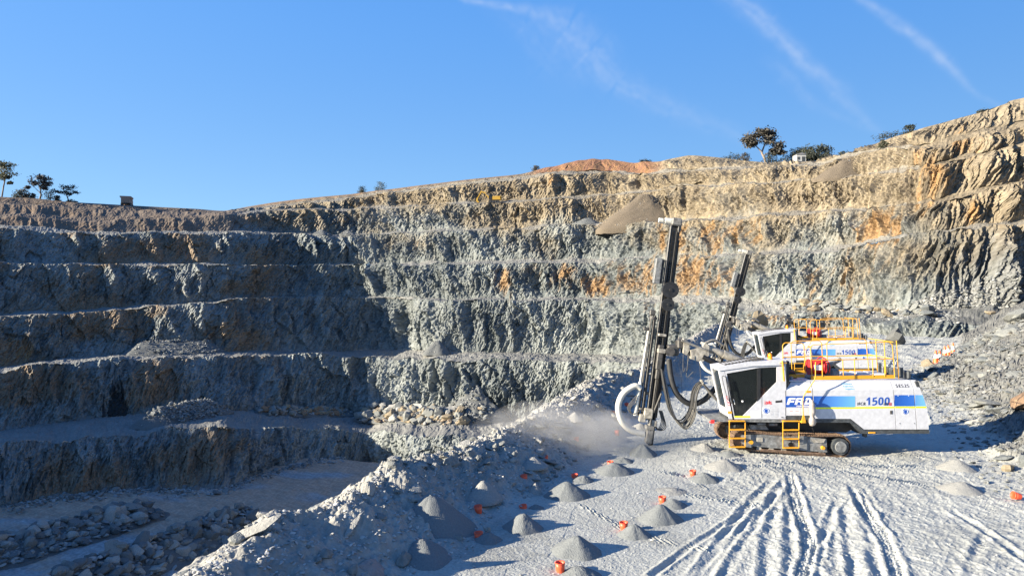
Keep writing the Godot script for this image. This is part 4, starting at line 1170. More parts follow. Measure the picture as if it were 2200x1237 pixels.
# a heap with an uneven outline; ridge from a to b, height h, side reach r
func heap_mesh(a: Vector3, b: Vector3, h: float, r: float, rough: float, s: int, rings := 18, seg := 56) -> ArrayMesh:
	var n := noise(FastNoiseLite.TYPE_SIMPLEX, s, 3)
	var v := PackedVector3Array()
	var idx := PackedInt32Array()
	var dir := b - a
	for j in rings + 2:
		var f := float(mini(j, rings)) / rings
		for i in seg:
			var an := TAU * i / seg
			var cx := cos(an)
			var sz := sin(an)
			var rr := r * (1.0 + 0.22 * n.get_noise_2d(cx * 0.35 + s, sz * 0.35)) * f
			var along := 0.5 + 0.5 * (clampf(cx * 1.6, -1.0, 1.0)) * (f if dir.length() < 0.01 else 1.0)
			var p := a.lerp(b, along) if dir.length() > 0.01 else a
			var side := Vector3(cx * rr, 0, sz * rr)
			if dir.length() > 0.01:
				var t := dir.normalized()
				side = t * (cx * rr) + t.cross(Vector3.UP) * (sz * rr)
			p += side
			var hh := h * (pow(1.0 - f, 1.12) + 0.06 * f * (1.0 - f)) * (1.0 - 0.10 * exp(-f * f * 90.0))
			hh += rough * n.get_noise_3d(p.x * 2.2 / r, p.z * 2.2 / r, s) * (1.0 - f * f * 0.7) + 0.4 * rough * n.get_noise_2d(p.x * 7.0 / r, p.z * 7.0 / r)
			v.append(Vector3(p.x, a.y + lerpf(0.0, b.y - a.y, along) + hh - 0.06 * r * pow(f, 6.0) - (0.09 * r if j > rings else 0.0), p.z))
	for j in rings + 1:
		for i in seg:
			var i0 := j * seg + i
			var i1 := j * seg + (i + 1) % seg
			idx.append_array([i0, i1, i1 + seg, i0, i1 + seg, i0 + seg])
	return smooth_mesh(v, idx)

# rubble heap: a mound of fines with blocks lying on it
func rubble(called: String, label: String, category: String, a: Vector3, b: Vector3, h: float, r: float, blocks: int, lo: float, hi: float, mats: Array, fines: Material, s: int, chips := 0, tints := [], group := "") -> void:
	var root := thing(called, label, category, a, group)
	var d := b - a
	inst(heap_mesh(Vector3.ZERO, d, h, r, h * 0.16, s), "fines", fines, root)
	var spot := func() -> Vector3:
		var f := sqrt(rng.randf())
		var an := rng.randf() * TAU
		var t := d.normalized() if d.length() > 0.01 else Vector3.RIGHT
		var q := rng.randf()
		var p := d * q + (t * cos(an) + t.cross(Vector3.UP) * sin(an)) * (r * f)
		var side := f
		if d.length() > 0.01:
			var al := clampf(p.dot(t) / d.length(), 0.0, 1.0)
			side = (p - d * al).length() / r
		p.y = h * pow(maxf(0.0, 1.0 - side), 1.12) + d.y * (clampf(p.dot(t) / d.length(), 0.0, 1.0) if d.length() > 0.01 else 0.0)
		return p
	for i in blocks:
		var s2 := lerpf(lo, hi, pow(rng.randf(), 1.6))
		rock(root, spot.call() + Vector3(0, s2 * 0.16, 0), s2, pick(mats), 0.0)
	if chips:
		scatter(root, "small_stones", chips, func() -> Array:
			var sz := rng.randf_range(lo * 0.35, lo * 0.9)
			return [spot.call() + Vector3(0, sz * 0.1, 0), sz], tints)

func build_heaps() -> void:
	var grey_t := [Color(0.24, 0.25, 0.25), Color(0.17, 0.18, 0.185), Color(0.30, 0.30, 0.29)]
	var tan_t := [Color(0.36, 0.29, 0.20), Color(0.26, 0.20, 0.14), Color(0.28, 0.28, 0.27)]
	var py := func(x: float, z: float) -> Vector3: return Vector3(x, pit_y(x), z)
	rubble("rock_windrow", "long row of dark blocky boulders on the pit floor at the left frame edge", "rock pile", py.call(-50.0, -92.0), py.call(-62.0, -68.0), 2.1, 4.0, 290, 0.8, 1.9, ["rock_blue", "rock_blue", "rock_grey", "rock_grey", "rock_pale", "rock_blue"], M.gravel_grey, 101, 700, grey_t, "rock windrows on the pit floor")
	rubble("rock_windrow", "dark row of boulders on the pit floor just behind the near berm", "rock pile", py.call(-35.5, -92.5), py.call(-46.5, -66.0), 2.5, 4.2, 298, 0.8, 1.9, ["rock_blue", "rock_blue", "rock_grey", "rock_grey", "rock_pale", "rock_blue"], M.gravel_grey, 102, 700, grey_t, "rock windrows on the pit floor")
	rubble("rubble_heap", "row of tan and grey blocks at the wall foot on the lower bench", "rubble pile", wall_at(800, 2, 0.75), wall_at(985, 2, 0.7), 2.0, 4.2, 190, 1.1, 2.9, ["rock_tan", "rock_grey", "rock_grey", "rock_grey", "rock_pale", "rock_tan"], M.gravel_grey, 103, 500, tan_t)
	rubble("rubble_heap", "low shaded row of brownish stones at the wall foot, left of the tan blocks", "rubble pile", wall_at(560, 2, 0.85), wall_at(740, 2, 0.85), 1.0, 2.4, 110, 0.9, 2.0, ["rock_tan", "rock_grey", "rock_brown", "rock_grey"], M.gravel_grey, 104, 300, tan_t)
	rubble("rubble_heap", "steep fan of grey gravel spilled down the face behind the tan blocks", "rubble pile", wall_at(1020, 3, 0.08), wall_at(1020, 3, 0.08), 6.0, 7.0, 90, 0.5, 1.3, ["rock_grey", "rock_grey", "rock_tan"], M.gravel_grey, 105, 700, grey_t)
	rubble("rubble_heap", "shaded dump of grey crushed stone on the lower bench road", "rubble pile", wall_at(345, 2, 0.35), wall_at(445, 2, 0.85), 2.8, 4.4, 160, 0.4, 1.0, ["rock_blue", "rock_grey", "rock_grey"], M.gravel_grey, 106, 1300, grey_t)
	rubble("rubble_heap", "shaded scree of small stones on the middle bench of the left wall", "rubble pile", wall_at(310, 4, 0.9), wall_at(440, 4, 0.95), 2.8, 4.4, 60, 0.4, 0.9, ["rock_blue", "rock_grey"], M.gravel_grey, 107, 800, grey_t)
	# dumped gravel cones on the upper benches
	var cone := func(label: String, at: Vector3, h: float, r: float, m: Material, s: int, chips: int, tints: Array, deep: float) -> void:
		var root := thing("gravel_heap", label, "gravel heap", at)
		root.scale = Vector3(1, 1, deep)
		inst(heap_mesh(Vector3.ZERO, Vector3.ZERO, h, r, h * 0.05, s, 24, 64), "fines", m, root)
		if chips:
			scatter(root, "small_stones", chips, func() -> Array:
				var f := sqrt(rng.randf())
				var an := rng.randf() * TAU
				var sz := rng.randf_range(0.12, 0.35)
				return [Vector3(cos(an) * r * f, h * pow(1.0 - f, 1.12), sin(an) * r * f), sz], tints)
	cone.call("large tan gravel fan spilling between two upper benches behind the drill mast", wall_at(1388, 10, 0.80) + Vector3(0, -1.2, 0), 8.8, 12.5, M.gravel, 111, 1600, tan_t, 0.44)
	cone.call("pointed brown gravel heap on the rim left of the high right wall", wall_at(1822, 12, 1.0) + Vector3(0, -0.8, 0), 4.0, 6.0, M.gravel, 112, 700, tan_t, 0.42)
	cone.call("small grey heap on the left upper bench near the shaded corner", wall_at(690, 10, 0.6), 1.6, 2.8, M.gravel_grey, 113, 100, grey_t, 0.8)
	cone.call("second small grey heap beside it on the upper bench, slightly right", wall_at(745, 10, 0.6), 1.5, 2.8, M.gravel_grey, 114, 100, grey_t, 0.8)
	cone.call("rounded grey dirt heap standing on the road below the notched face", wall_at(940, 4, 0.72), 3.0, 3.3, M.gravel_grey, 115, 120, grey_t, 0.9)
	cone.call("low grey cone of gravel on the upper bench left of the tan fan", wall_at(1262, 10, 0.6), 1.6, 3.8, M.gravel_grey, 116, 100, grey_t, 0.6)
	# stones along the foot of the lowest face
	var foot := thing("toe_scree", "thin scatter of dark stones along the foot of the lowest shaded face", "scree", wall_at(350, 1, 0.0))
	for i in 120:
		var s := lerpf(0.35, 1.3, pow(rng.randf(), 2.2))
		var p := surf_at(rng.randf_range(0.0, 740.0), 1, 0.02)
		p += Vector3(-p.x, 0, -p.z).normalized() * (absf(rng.randfn()) * 1.6)
		p.y = pit_y(p.x) + s * 0.2
		rock(foot, p - foot.position, s, pick(["rock_blue", "rock_grey", "rock_blue"]), 0.2)
	scatter(foot, "small_stones", 900, func() -> Array:
		var p := surf_at(rng.randf_range(0.0, 740.0), 1, 0.02)
		p += Vector3(-p.x, 0, -p.z).normalized() * (absf(rng.randfn()) * 2.2)
		p.y = pit_y(p.x) + 0.1
		return [p - foot.position, rng.randf_range(0.15, 0.45)], grey_t)
	# fallen blocks on the bench behind the rigs
	var root := thing("rockfall", "scatter of fallen grey and tan blocks along the bench behind the drill rigs", "rockfall", wall_at(1830, 6, 0.5))
	for i in 130:
		var s := lerpf(0.4, 2.0, pow(rng.randf(), 2.0))
		var p := surf_at(rng.randf_range(1665.0, 2000.0), 6, rng.randf_range(0.1, 1.0)) + Vector3(0, s * 0.15, 0)
		rock(root, p - root.position, s, pick(["rock_grey", "rock_tan", "rock_blue", "rock_grey"]), 0.5)
	for i in 90:
		var s := lerpf(0.3, 1.1, pow(rng.randf(), 2.0))
		var q := rng.randf()
		rock(root, surf_at(lerpf(1960.0, 2230.0, q), 7, rng.randf() * 0.5 * q) - root.position, s, pick(["rock_grey", "rock_blue"]), 0.8)
	scatter(root, "scree", 2600, func() -> Array:
		var q := rng.randf()
		return [surf_at(lerpf(1930.0, 2260.0, q), 7, rng.randf() * 0.62 * q) - root.position, rng.randf_range(0.1, 0.4)], grey_t)
	scatter(root, "small_stones", 500, func() -> Array:
		return [surf_at(rng.randf_range(1640.0, 2060.0), 6, rng.randf()) - root.position, rng.randf_range(0.2, 0.5)], grey_t)

# ------------------------------------------------------------------ cones of drill cuttings and collars
const PILES := [
	[1.51, 16.13, 0.66, 0.37, 0, "large grey cone of drill cuttings nearest the bottom edge, right of centre"],
	[0.28, 17.71, 0.53, 0.38, 0, "grey cone of cuttings half in the berm's shade, behind the nearest cone"],
	[1.61, 20.45, 0.72, 0.40, 0, "broad grey cuttings cone with a pale dusty peak at its left"],
	[3.94, 18.44, 0.63, 0.39, 0, "grey cuttings cone in the middle of the bench behind two orange collars"],
	[3.02, 17.24, 0.44, 0.28, 0, "small cuttings cone touching the right side of an upright orange collar"],
	[3.42, 23.22, 0.70, 0.31, 0, "grey cuttings cone with an orange collar at its top left"],
	[4.79, 25.49, 0.65, 0.36, 0, "grey cuttings cone just in front of the near mast foot"],
	[2.26, 22.06, 0.42, 0.17, 0, "low cuttings mound right of a half buried orange collar"],
	[3.93, 24.54, 0.42, 0.13, 0, "very low cuttings mound between two taller cones by the mast"],
	[4.53, 19.64, 0.44, 0.18, 0, "low grey mound right of an orange collar behind the middle cone"],
	[6.13, 22.24, 0.52, 0.22, 0, "grey mound beside the orange collar nearest the rig tracks"],
	[7.08, 25.70, 0.52, 0.24, 1, "pale dusty mound just left of the near rig's front steps"],
	[7.15, 23.39, 0.65, 0.25, 1, "broad pale mound in front of the near rig's front steps"],
	[7.74, 24.90, 0.45, 0.15, 0, "dark low mound against the near rig's front track"],
	[-0.58, 16.82, 0.38, 0.20, 0, "small cuttings cone right of the orange collar at the berm foot"],
	[-0.80, 19.41, 0.54, 0.46, 1, "pale shaded cone of dust against the berm behind a red collar"],
	[0.67, 22.51, 0.46, 0.24, 1, "pale shaded mound at the berm foot below the dust cloud"],
	[2.56, 28.28, 0.36, 0.28, 1, "small sunlit pale peak standing in the dust by the berm"],
	[5.56, 32.74, 0.39, 0.30, 1, "small pale cone behind the white suction hose"],
	[5.45, 29.70, 0.57, 0.30, 1, "pale cone at the foot of the near drill mast"],
	[1.42, 14.75, 0.50, 0.20, 0, "cuttings mound cut by the bottom edge beside an orange collar"],
	[0.70, 20.66, 0.24, 0.30, 1, "narrow white lump of caked dust left of the broad cone"],
	[4.83, 20.93, 0.63, 0.10, 1, "flat pale spread of cuttings in the middle of the bench"],
	[0.66, 19.36, 0.25, 0.10, 0, "tiny heap of crumbled rock by a shaded orange collar"],
	[15.0, 23.5, 0.62, 0.28, 1, "white dust cone behind the near rig, farther of two"],
	[13.55, 21.0, 0.66, 0.24, 1, "white dust cone at the lower right, nearer of two"],
	[-2.02, 17.3, 1.25, 0.95, 0, "large smooth grey cone of cuttings leaning on the berm"],
	[-2.0, 15.7, 0.85, 0.45, 0, "second smooth cuttings cone at the berm foot nearest the camera"],
	[5.9, 37.0, 0.5, 0.35, 1, "far pale cone of cuttings behind the drill mast"],
]
# x, depth, tilt in degrees, buried part, label
const COLLARS := [
	[-0.88, 18.51, 8, 0.02, "red orange collar standing in shade at the berm foot beside a pale cone"],
	[-0.80, 16.92, 4, 0.05, "orange collar at the berm foot with a small cone on its right"],
	[0.34, 19.33, 12, 0.12, "half buried shaded orange collar beside a tiny heap of crumbs"],
	[0.38, 21.44, 5, 0.17, "nearly buried orange collar left of the broad cone, only its rim showing"],
	[1.12, 23.52, 5, 0.16, "nearly buried collar in shade under the dust cloud"],
	[2.03, 22.41, 6, 0.10, "half buried orange collar left of a low mound behind the broad cone"],
	[2.45, 26.32, 14, 0.12, "tilted red collar beside a slab of rock under the dust"],
	[3.40, 24.0, 6, 0.06, "orange collar on the upper left of the cone near the mast"],
	[4.28, 28.45, 2, 0.0, "upright orange collar left of the near mast foot"],
	[5.88, 22.63, 5, 0.03, "orange collar nearest the rig tracks with a mound on its right"],
	[4.28, 19.80, 4, 0.02, "orange collar behind the middle cone of cuttings"],
	[2.83, 17.60, 4, 0.0, "upright orange collar with a small cone touching its right side"],
	[1.04, 14.97, 3, 0.0, "orange collar closest to the bottom edge of the picture"],
	[5.73, 34.76, 8, 0.05, "small red collar behind the white suction hose, farthest of all"],
	[4.71, 32.47, 8, 0.12, "buried red collar left of the white suction hose"],
]

func build_cuttings() -> void:
	var k := 0
	for p in PILES:
		var y := ground(p[0], p[1])
		if p[2] > 0.8: y = FLOOR # leaning on the berm
		var o := inst(heap_mesh(Vector3.ZERO, Vector3.ZERO, p[3], p[2], 0.012, 200 + k, 22, 60), "cuttings_pile", M.cuttings if p[4] == 0 else M.cuttings_pale, self)
		o.position = Vector3(p[0], y - 0.01, -p[1])
		o.scale = Vector3(1, 1.15, 1)
		tag(o, p[5], "cuttings pile", "cones of drill cuttings round the blast holes")
		k += 1
	for c in COLLARS:
		var y := ground(c[0], c[1])
		collar(Vector3(c[0], y - c[3], -c[1]), Basis(Vector3(0.4, 0, 1).normalized(), deg_to_rad(c[2])), c[4])
	collar(Vector3(14.5, ground(14.5, 19.9) + 0.11, -19.9), Basis(Vector3(0, 0, 1), deg_to_rad(78)), "orange collar lying on its side at the right frame edge")

func collar(at: Vector3, b: Basis, label: String) -> void:
	var root := thing("hole_collar", label, "collar", at, "orange plastic collars in the blast holes")
	root.basis = b
	var body := MB.new()
	body.lathe(Vector3.ZERO, [[0.085, 0.0], [0.098, 0.10], [0.108, 0.205], [0.098, 0.205], [0.088, 0.10], [0.075, 0.012], [0.0, 0.010]], 20)
	part(body, "cup", M.collar, root)
	part(MB.new().lathe(Vector3.ZERO, [[0.1075, 0.190], [0.1115, 0.192], [0.1125, 0.208], [0.099, 0.209]], 20), "rim", M.collar, root)

func boulder(called: String, label: String, at: Vector3, sc: Vector3, turn: Vector3, m: Material, k: int) -> void:
	var o := inst(rock_meshes[k], called, m, self)
	o.transform = Transform3D(Basis.from_euler(turn).scaled_local(sc), at)
	tag(o, label, "boulder")

func build_boulders() -> void:
	var y := func(x: float, z: float) -> float: return ground(x, z)
	boulder("boulder", "long pale slab of rock lying along the crest of the near berm", Vector3(-5.2, y.call(-5.2, 14.0) + 0.12, -14.0), Vector3(0.60, 0.13, 0.30), Vector3(0.1, 0.25, 0.42), M.rock_pale, 2)
	boulder("boulder", "blocky pale boulder sitting upright on the berm crest", Vector3(-3.5, y.call(-3.5, 16.9) + 0.16, -16.9), Vector3(0.24, 0.34, 0.22), Vector3(0.1, 0.5, -0.15), M.rock_pale, 5)
	boulder("boulder", "flat pinkish slab half buried in the berm at the bottom edge", Vector3(-2.95, y.call(-2.95, 14.5) + 0.03, -14.5), Vector3(0.36, 0.10, 0.34), Vector3(0.62, 0.3, -0.35), M.rock_pink, 7)
	boulder("boulder", "narrow pale plank of rock leaning down the berm side", Vector3(-3.5, y.call(-3.5, 15.4) + 0.04, -15.4), Vector3(0.13, 0.08, 0.46), Vector3(0.5, -0.5, -0.3), M.rock_pale, 4)
	boulder("boulder", "rusty brown boulder cut by the right frame edge on the rubble bank", Vector3(21.2, y.call(21.2, 28.9) + 0.25, -28.9), Vector3(0.85, 0.42, 0.6), Vector3(0.0, 0.3, 0.55), M.rock_brown, 1)
	boulder("boulder", "large pale slate slab high on the rubble bank at the right", Vector3(33.2, y.call(33.2, 46.5) + 0.2, -46.5), Vector3(1.2, 0.35, 1.0), Vector3(0.4, 0.2, 0.5), M.rock_grey, 3)
	boulder("boulder", "dark boulder at the foot of the small face behind the rigs", Vector3(41.4, y.call(41.4, 75.0) + 0.7, -75.0), Vector3(1.9, 1.5, 1.2), Vector3(0.2, 0.4, -0.5), M.rock_dark, 6)
	boulder("boulder", "big tan block at the small face's foot, left of the far rig cab", Vector3(36.6, -5.0, -103.0), Vector3(2.4, 2.1, 1.2), Vector3(0.1, 0.5, 0.3), M.rock_tan, 8)
	boulder("boulder", "ochre boulder resting on the scree at the right", Vector3(50.4, -2.6, -73.5), Vector3(0.8, 0.4, 0.6), Vector3(0.1, 0.2, 0.1), M.rock_tan, 0)
	boulder("boulder", "grey slab at the berm foot in the dust beside a tilted collar", Vector3(2.0, y.call(2.0, 26.8) + 0.10, -26.8), Vector3(0.55, 0.14, 0.3), Vector3(0.1, 0.2, -0.25), M.rock_grey, 9)
	boulder("boulder", "pale rounded stone beside the collar at the berm foot", Vector3(-0.62, y.call(-0.62, 17.35) + 0.09, -17.35), Vector3(0.17, 0.14, 0.12), Vector3(0.1, 0.2, -0.25), M.rock_pale, 3)

# ------------------------------------------------------------------ crawler drill rigs
# Side elevation of the machine: drawing units of 1/212 m, origin on the ground below the hood.
func el(x: float, y: float) -> Vector2:
	return Vector2((x - 900.0) / 212.0, (1150.0 - y) / 212.0)

func els(pts: Array) -> Array:
	var o := []
	for p in pts: o.append(el(p[0], p[1]))
	return o

func e3(x: float, y: float, z: float) -> Vector3:
	var p := el(x, y)
	return Vector3(p.x, p.y, z)

# elevation of the boom and mast: drawing units of 7.258 mm
func bo(x: float, y: float, z := -0.4) -> Vector3:
	return Vector3(x * 0.007258 - 7.724, 9.067 - y * 0.007258, z)

var fonts := {}

func font_of(kind: String) -> Font:
	if not fonts.has(kind):
		var f := SystemFont.new()
		f.font_names = PackedStringArray(["Droid Serif" if kind == "serif" else "Droid Sans"])
		f.font_weight = 700
		var v := FontVariation.new()
		v.base_font = f
		if kind == "heavy": v.variation_embolden = 0.0
		if kind == "wide":
			v.variation_embolden = 1.6
			v.variation_transform = Transform2D(Vector2(1.35, 0), Vector2(0.28, 1), Vector2.ZERO)
		if kind == "slant":
			v.variation_embolden = 0.0
			v.variation_transform = Transform2D(Vector2(0.95, 0), Vector2(0.22, 1), Vector2.ZERO)
		fonts[kind] = v
	return fonts[kind]

# lettering: lower left corner and cap height in drawing units, lying on the side plane z
func letters(parent: Node, called: String, what: String, x: float, y: float, cap: float, wide: float, z: float, m: Material, kind := "plain", tilt := 0.0) -> MeshInstance3D:
	var t := TextMesh.new()
	t.text = what
	t.font = font_of(kind)
	t.font_size = 64
	t.depth = 0.003
	t.pixel_size = 0.01
	t.curve_step = 2.0
	t.horizontal_alignment = HORIZONTAL_ALIGNMENT_LEFT
	t.vertical_alignment = VERTICAL_ALIGNMENT_TOP
	var box := t.get_aabb()
	var o := inst(t, called, m, parent)
	var s := Vector3(wide / 212.0 / maxf(box.size.x, 0.01), cap / 212.0 / maxf(box.size.y, 0.01), 1.0)
	var rot := Basis(Vector3.RIGHT, tilt)
	o.transform = Transform3D(rot * Basis.from_scale(s), e3(x, y, z) - rot * Vector3(box.position.x * s.x, box.position.y * s.y, 0.0))
	return o

# printed band whose colour runs from a to b
func band(parent: Node, called: String, x0: float, x1: float, y0: float, y1: float, z: float, a: Color, b: Color, skew := 0.0) -> void:
	var v := PackedVector3Array()
	var c := PackedColorArray()
	var idx := PackedInt32Array()
	var n := 8
	for i in n + 1:
		var f := float(i) / n
		for k in 2:
			var p := e3(lerpf(x0, x1, f) + (skew * f if k else 0.0), y0 if k == 0 else y1, z)
			v.append(p)
			c.append(a.lerp(b, f))
		if i < n:
			var q := i * 2
			idx.append_array([q, q + 2, q + 3, q, q + 3, q + 1])
	inst(arrays_mesh(v, idx, c), called, M.band, parent)

func sub(called: String, parent: Node) -> Node3D:
	var o := Node3D.new()
	o.name = called
	parent.add_child(o, true)
	return o

func plate(poly: Array, z0: float, z1: float) -> MB:
	return MB.new().prism(els(poly), z0, z1)

func build_rigs() -> void:
	rig(Vector3(11.245, FLOOR + 0.13, -26.2), "SES25", 7.3, 0, "white and blue crawler drill rig in front, numbered SES25, mast raised")
	rig(Vector3(19.4, FLOOR + 0.13, -45.3), "SES26", 15.0, 1, "white and blue crawler drill rig behind, numbered SES26, its mast leaning back")

func rig(at: Vector3, number: String, lean: float, which: int, label: String) -> void:
	var r := thing("drill_rig", label, "drill rig", at, "crawler drill rigs on the bench")
	var N := 1.20      # near side
	var Z := N + 0.004 # just proud of it
	# --- hood
	var hood := sub("hood", r)
	part(plate([[600, 666], [1620, 660], [1670, 795], [1681, 956], [1192, 956], [1092, 876], [600, 851]], -1.165, 1.16).prism(els([[605, 666], [655, 616], [1560, 604], [1596, 604], [1618, 660]]), -0.98, 0.98), "core", M.seam, hood)
	var panel := func(called: String, low: Array, top: Array) -> void:
		# low: outline of the upright part; top: the four corners of the bevel above it
		for s in [1.0, -1.0]:
			var mb := MB.new()
			mb.prism(els(low), minf(1.16 * s, N * s), maxf(1.16 * s, N * s))
			var a := e3(top[0][0], top[0][1], N * s)
			var b := e3(top[1][0], top[1][1], N * s)
			var c := e3(top[2][0], top[2][1], (N - 0.17) * s)
			var d := e3(top[3][0], top[3][1], (N - 0.17) * s)
			mb.quad(a, b, c, d, Vector3((a.x + b.x) * 0.5, a.y - 1.0, 0.0))
			var dn := Vector3(0, -0.03, -0.04 * s)
			for e in [[a, b], [b, c], [c, d], [d, a]]:
				mb.quad(e[0], e[1], e[1] + dn, e[0] + dn, (a + c) * 0.5)
			part(mb, called, M.white, hood)
	panel.call("front_panel", [[595, 662], [800, 660], [803, 853], [595, 853]], [[595, 662], [800, 660], [798, 602], [650, 604]])
	panel.call("engine_door", [[806, 660], [1413, 657], [1434, 958], [1192, 958], [1092, 878], [809, 878]], [[806, 660], [1413, 657], [1408, 591], [804, 601]])
	panel.call("rear_door", [[1417, 657], [1568, 655], [1592, 958], [1438, 958]], [[1417, 657], [1568, 655], [1562, 588], [1412, 591]])
	panel.call("rear_corner", [[1572, 655], [1622, 655], [1672, 795], [1685, 958], [1597, 958]], [[1572, 655], [1622, 655], [1604, 588], [1567, 588]])
	part(MB.new().box(e3(1105, 597, 0), Vector3(4.45, 0.06, 2.02), 0.02), "roof", M.white, hood)
	part(plate([[1604, 592], [1612, 600], [1672, 795], [1685, 958], [1660, 958], [1590, 600]], -1.16, 1.16), "tail_panel", M.dark, hood)
	for x in [1200, 1330, 1440]:
		part(MB.new().box(e3(x, 577, -0.35), Vector3(0.5, 0.13, 0.9), 0.04), "roof_hatch", M.white, hood)
	part(MB.new().box(e3(1525, 540, 0.75), Vector3(0.14, 0.38, 0.12), 0.02).box(e3(1525, 540, -0.75), Vector3(0.14, 0.38, 0.12), 0.02).box(e3(1580, 555, 0.0), Vector3(0.12, 0.28, 1.7), 0.03), "tail_guard", M.dark, hood)
	part(MB.new().cone(e3(678, 604, 0.75), e3(678, 574, 0.75), 0.065, 0.065, 12).cone(e3(678, 574, 0.75), e3(678, 568, 0.75), 0.05, 0.04, 12), "filler_cap", M.dustcoat, hood)
	part(plate([[595, 856], [806, 856], [812, 884], [595, 890]], -N, N).prism(els([[811, 882], [1092, 882], [1192, 963], [1686, 963], [1690, 990], [1182, 990], [1082, 906], [811, 906]]), -N - 0.01, N + 0.01), "skirt_trim", M.dark, hood)
	part(MB.new().box(e3(1250, 983, N + 0.02), Vector3(0.25, 0.06, 0.03), 0.01), "side_marker", M.rail, hood)
	part(MB.new().tube([e3(1686, 930, 0.9), e3(1700, 928, 0.9), e3(1702, 940, 0.9), e3(1690, 945, 0.9)], 0.015, 6), "tow_eye", M.black, hood)
	# --- print on the side
	var blue := Color(0.012, 0.075, 0.37)
	var sky_b := Color(0.16, 0.42, 0.80)
	band(hood, "blue_band", 596, 798, 705, 790, Z, blue, blue)
	band(hood, "blue_band", 808, 1124, 705, 790, Z, blue, Color(0.13, 0.38, 0.78))
	band(hood, "blue_band", 1422, 1572, 697, 782, Z, blue, Color(0.03, 0.14, 0.52), 4)
	band(hood, "blue_band", 1580, 1638, 697, 782, Z, Color(0.10, 0.28, 0.68), sky_b, 24)
	part(plate([[818, 790], [1424, 785], [1425, 797], [818, 803]], N, Z), "reflective_stripe", M.lime, hood)
	part(plate([[1430, 784], [1580, 784], [1581, 797], [1431, 797]], N, Z), "reflective_stripe", M.lime, hood)
	part(plate([[1585, 783], [1664, 783], [1667, 796], [1586, 796]], N, Z), "reflective_stripe", M.lime, hood)
	for q in [[[604, 770], [616, 728], [622, 720], [632, 718], [672, 718], [668, 732], [634, 732], [631, 740], [662, 740], [658, 753], [627, 753], [622, 770]], [[664, 770], [676, 728], [682, 720], [692, 718], [722, 718], [732, 722], [734, 730], [731, 740], [722, 747], [730, 770], [711, 770], [704, 750], [688, 750], [682, 770]], [[738, 770], [750, 726], [756, 718], [776, 718], [787, 724], [790, 736], [784, 756], [774, 766], [762, 770]]]:
		part(plate(q, Z, Z + 0.003), "maker_letter", M.print_white, hood)
	for q in [[[692, 731], [714, 731], [711, 740], [690, 740]], [[765, 732], [774, 733], [775, 740], [769, 756], [758, 757]]]:
		part(plate(q, Z + 0.003, Z + 0.005), "letter_counter", M.blue, hood)
	letters(hood, "maker_line", "FURUKAWA", 680, 787, 12, 108, Z + 0.002, M.print_white, "heavy")
	part(plate([[616, 793], [706, 793], [706, 832], [616, 832]], N, Z), "notice_plate", M.print_white, hood)
	for q in [[624, 802], [668, 802], [624, 822], [668, 822]]:
		part(plate([[q[0], q[1] - 4], [q[0] + 28, q[1] - 4], [q[0] + 28, q[1]], [q[0], q[1]]], Z, Z + 0.003), "notice_line", M.red_print, hood)
	letters(hood, "model_letters", "HCR", 1142, 776, 26, 62, Z, M.black_print, "slant")
	letters(hood, "model_number", "1500", 1208, 776, 64, 178, Z, M.blue, "slant")
	letters(hood, "model_letters", "-ED", 1334, 776, 21, 44, Z + 0.004, M.black_print, "slant")
	letters(hood, "model_letters", "II", 1381, 776, 21, 20, Z + 0.004, M.red_print, "serif")
	letters(hood, "fleet_number", number, 1440, 641, 27, 104, N - 0.036, M.black_print, "heavy", -0.5)
	letters(hood, "owner_line", "Southern", 1030, 620, 14, 76, N - 0.090, M.pale_blue, "serif", -0.52)
	letters(hood, "owner_line", "Explosives", 1037, 640, 15, 78, N - 0.039, M.pale_blue, "serif", -0.52)
	letters(hood, "owner_line", "Supplies", 1048, 658, 15, 72, N + 0.005, M.pale_blue, "serif", -0.52)
	part(plate([[748, 664], [790, 664], [790, 680], [748, 680]], N, Z), "warning_label", M.rail, hood)
	part(plate([[1390, 815], [1408, 815], [1408, 842], [1390, 842]], N, Z + 0.006), "latch", M.steel_dark, hood)
	part(plate([[838, 815], [860, 815], [860, 840], [838, 840]], N, Z + 0.006), "latch", M.white, hood)
	for q in [[1464, 912], [1575, 912], [1450, 702], [1530, 702]]:
		part(MB.new().cone(e3(q[0], q[1], N), e3(q[0], q[1], N + 0.01), 0.016, 0.016, 8), "bolt", M.steel_dark if q[1] > 800 else M.print_white, hood)
	ear_sign(hood, 1506, 822, Z)
	# --- cab on the near side
	var cab := sub("cab", r)
	var CI := 0.15 # inner side of the cab
	var side := [[130, 512], [395, 470], [600, 456], [600, 880], [205, 880]]
	# side wall with its window opening, built of the pieces round the glass
	var wall := MB.new()
	for q in [[[130, 512], [395, 474], [395, 490], [148, 534]], [[395, 474], [600, 458], [600, 482], [528, 484], [395, 490]], [[528, 484], [600, 482], [600, 880], [428, 880], [428, 698], [528, 598]], [[130, 512], [148, 534], [208, 856], [205, 880], [192, 880]], [[208, 856], [270, 856], [428, 698], [428, 880], [205, 880]]]:
		wall.prism(els(q), 1.16, N)
	part(wall, "side_wall", M.white, cab)
	var far_wall := plate(side, CI, CI + 0.04)
	part(far_wall, "inner_wall", M.dark, cab)
	part(plate([[82, 486], [320, 446], [596, 428], [602, 458], [395, 472], [90, 514]], CI, N + 0.03), "roof", M.white, cab)
	part(plate([[290, 462], [330, 470], [590, 462], [590, 468], [330, 477], [286, 468]], N + 0.03, N + 0.05), "rain_gutter", M.white, cab)
	part(MB.new().prism(els([[160, 880], [150, 862], [600, 862], [600, 880]]), CI, 1.158), "floor", M.dark, cab)
	part(plate([[570, 456], [600, 456], [600, 880], [570, 880]], CI, 1.158), "rear_wall", M.white, cab)
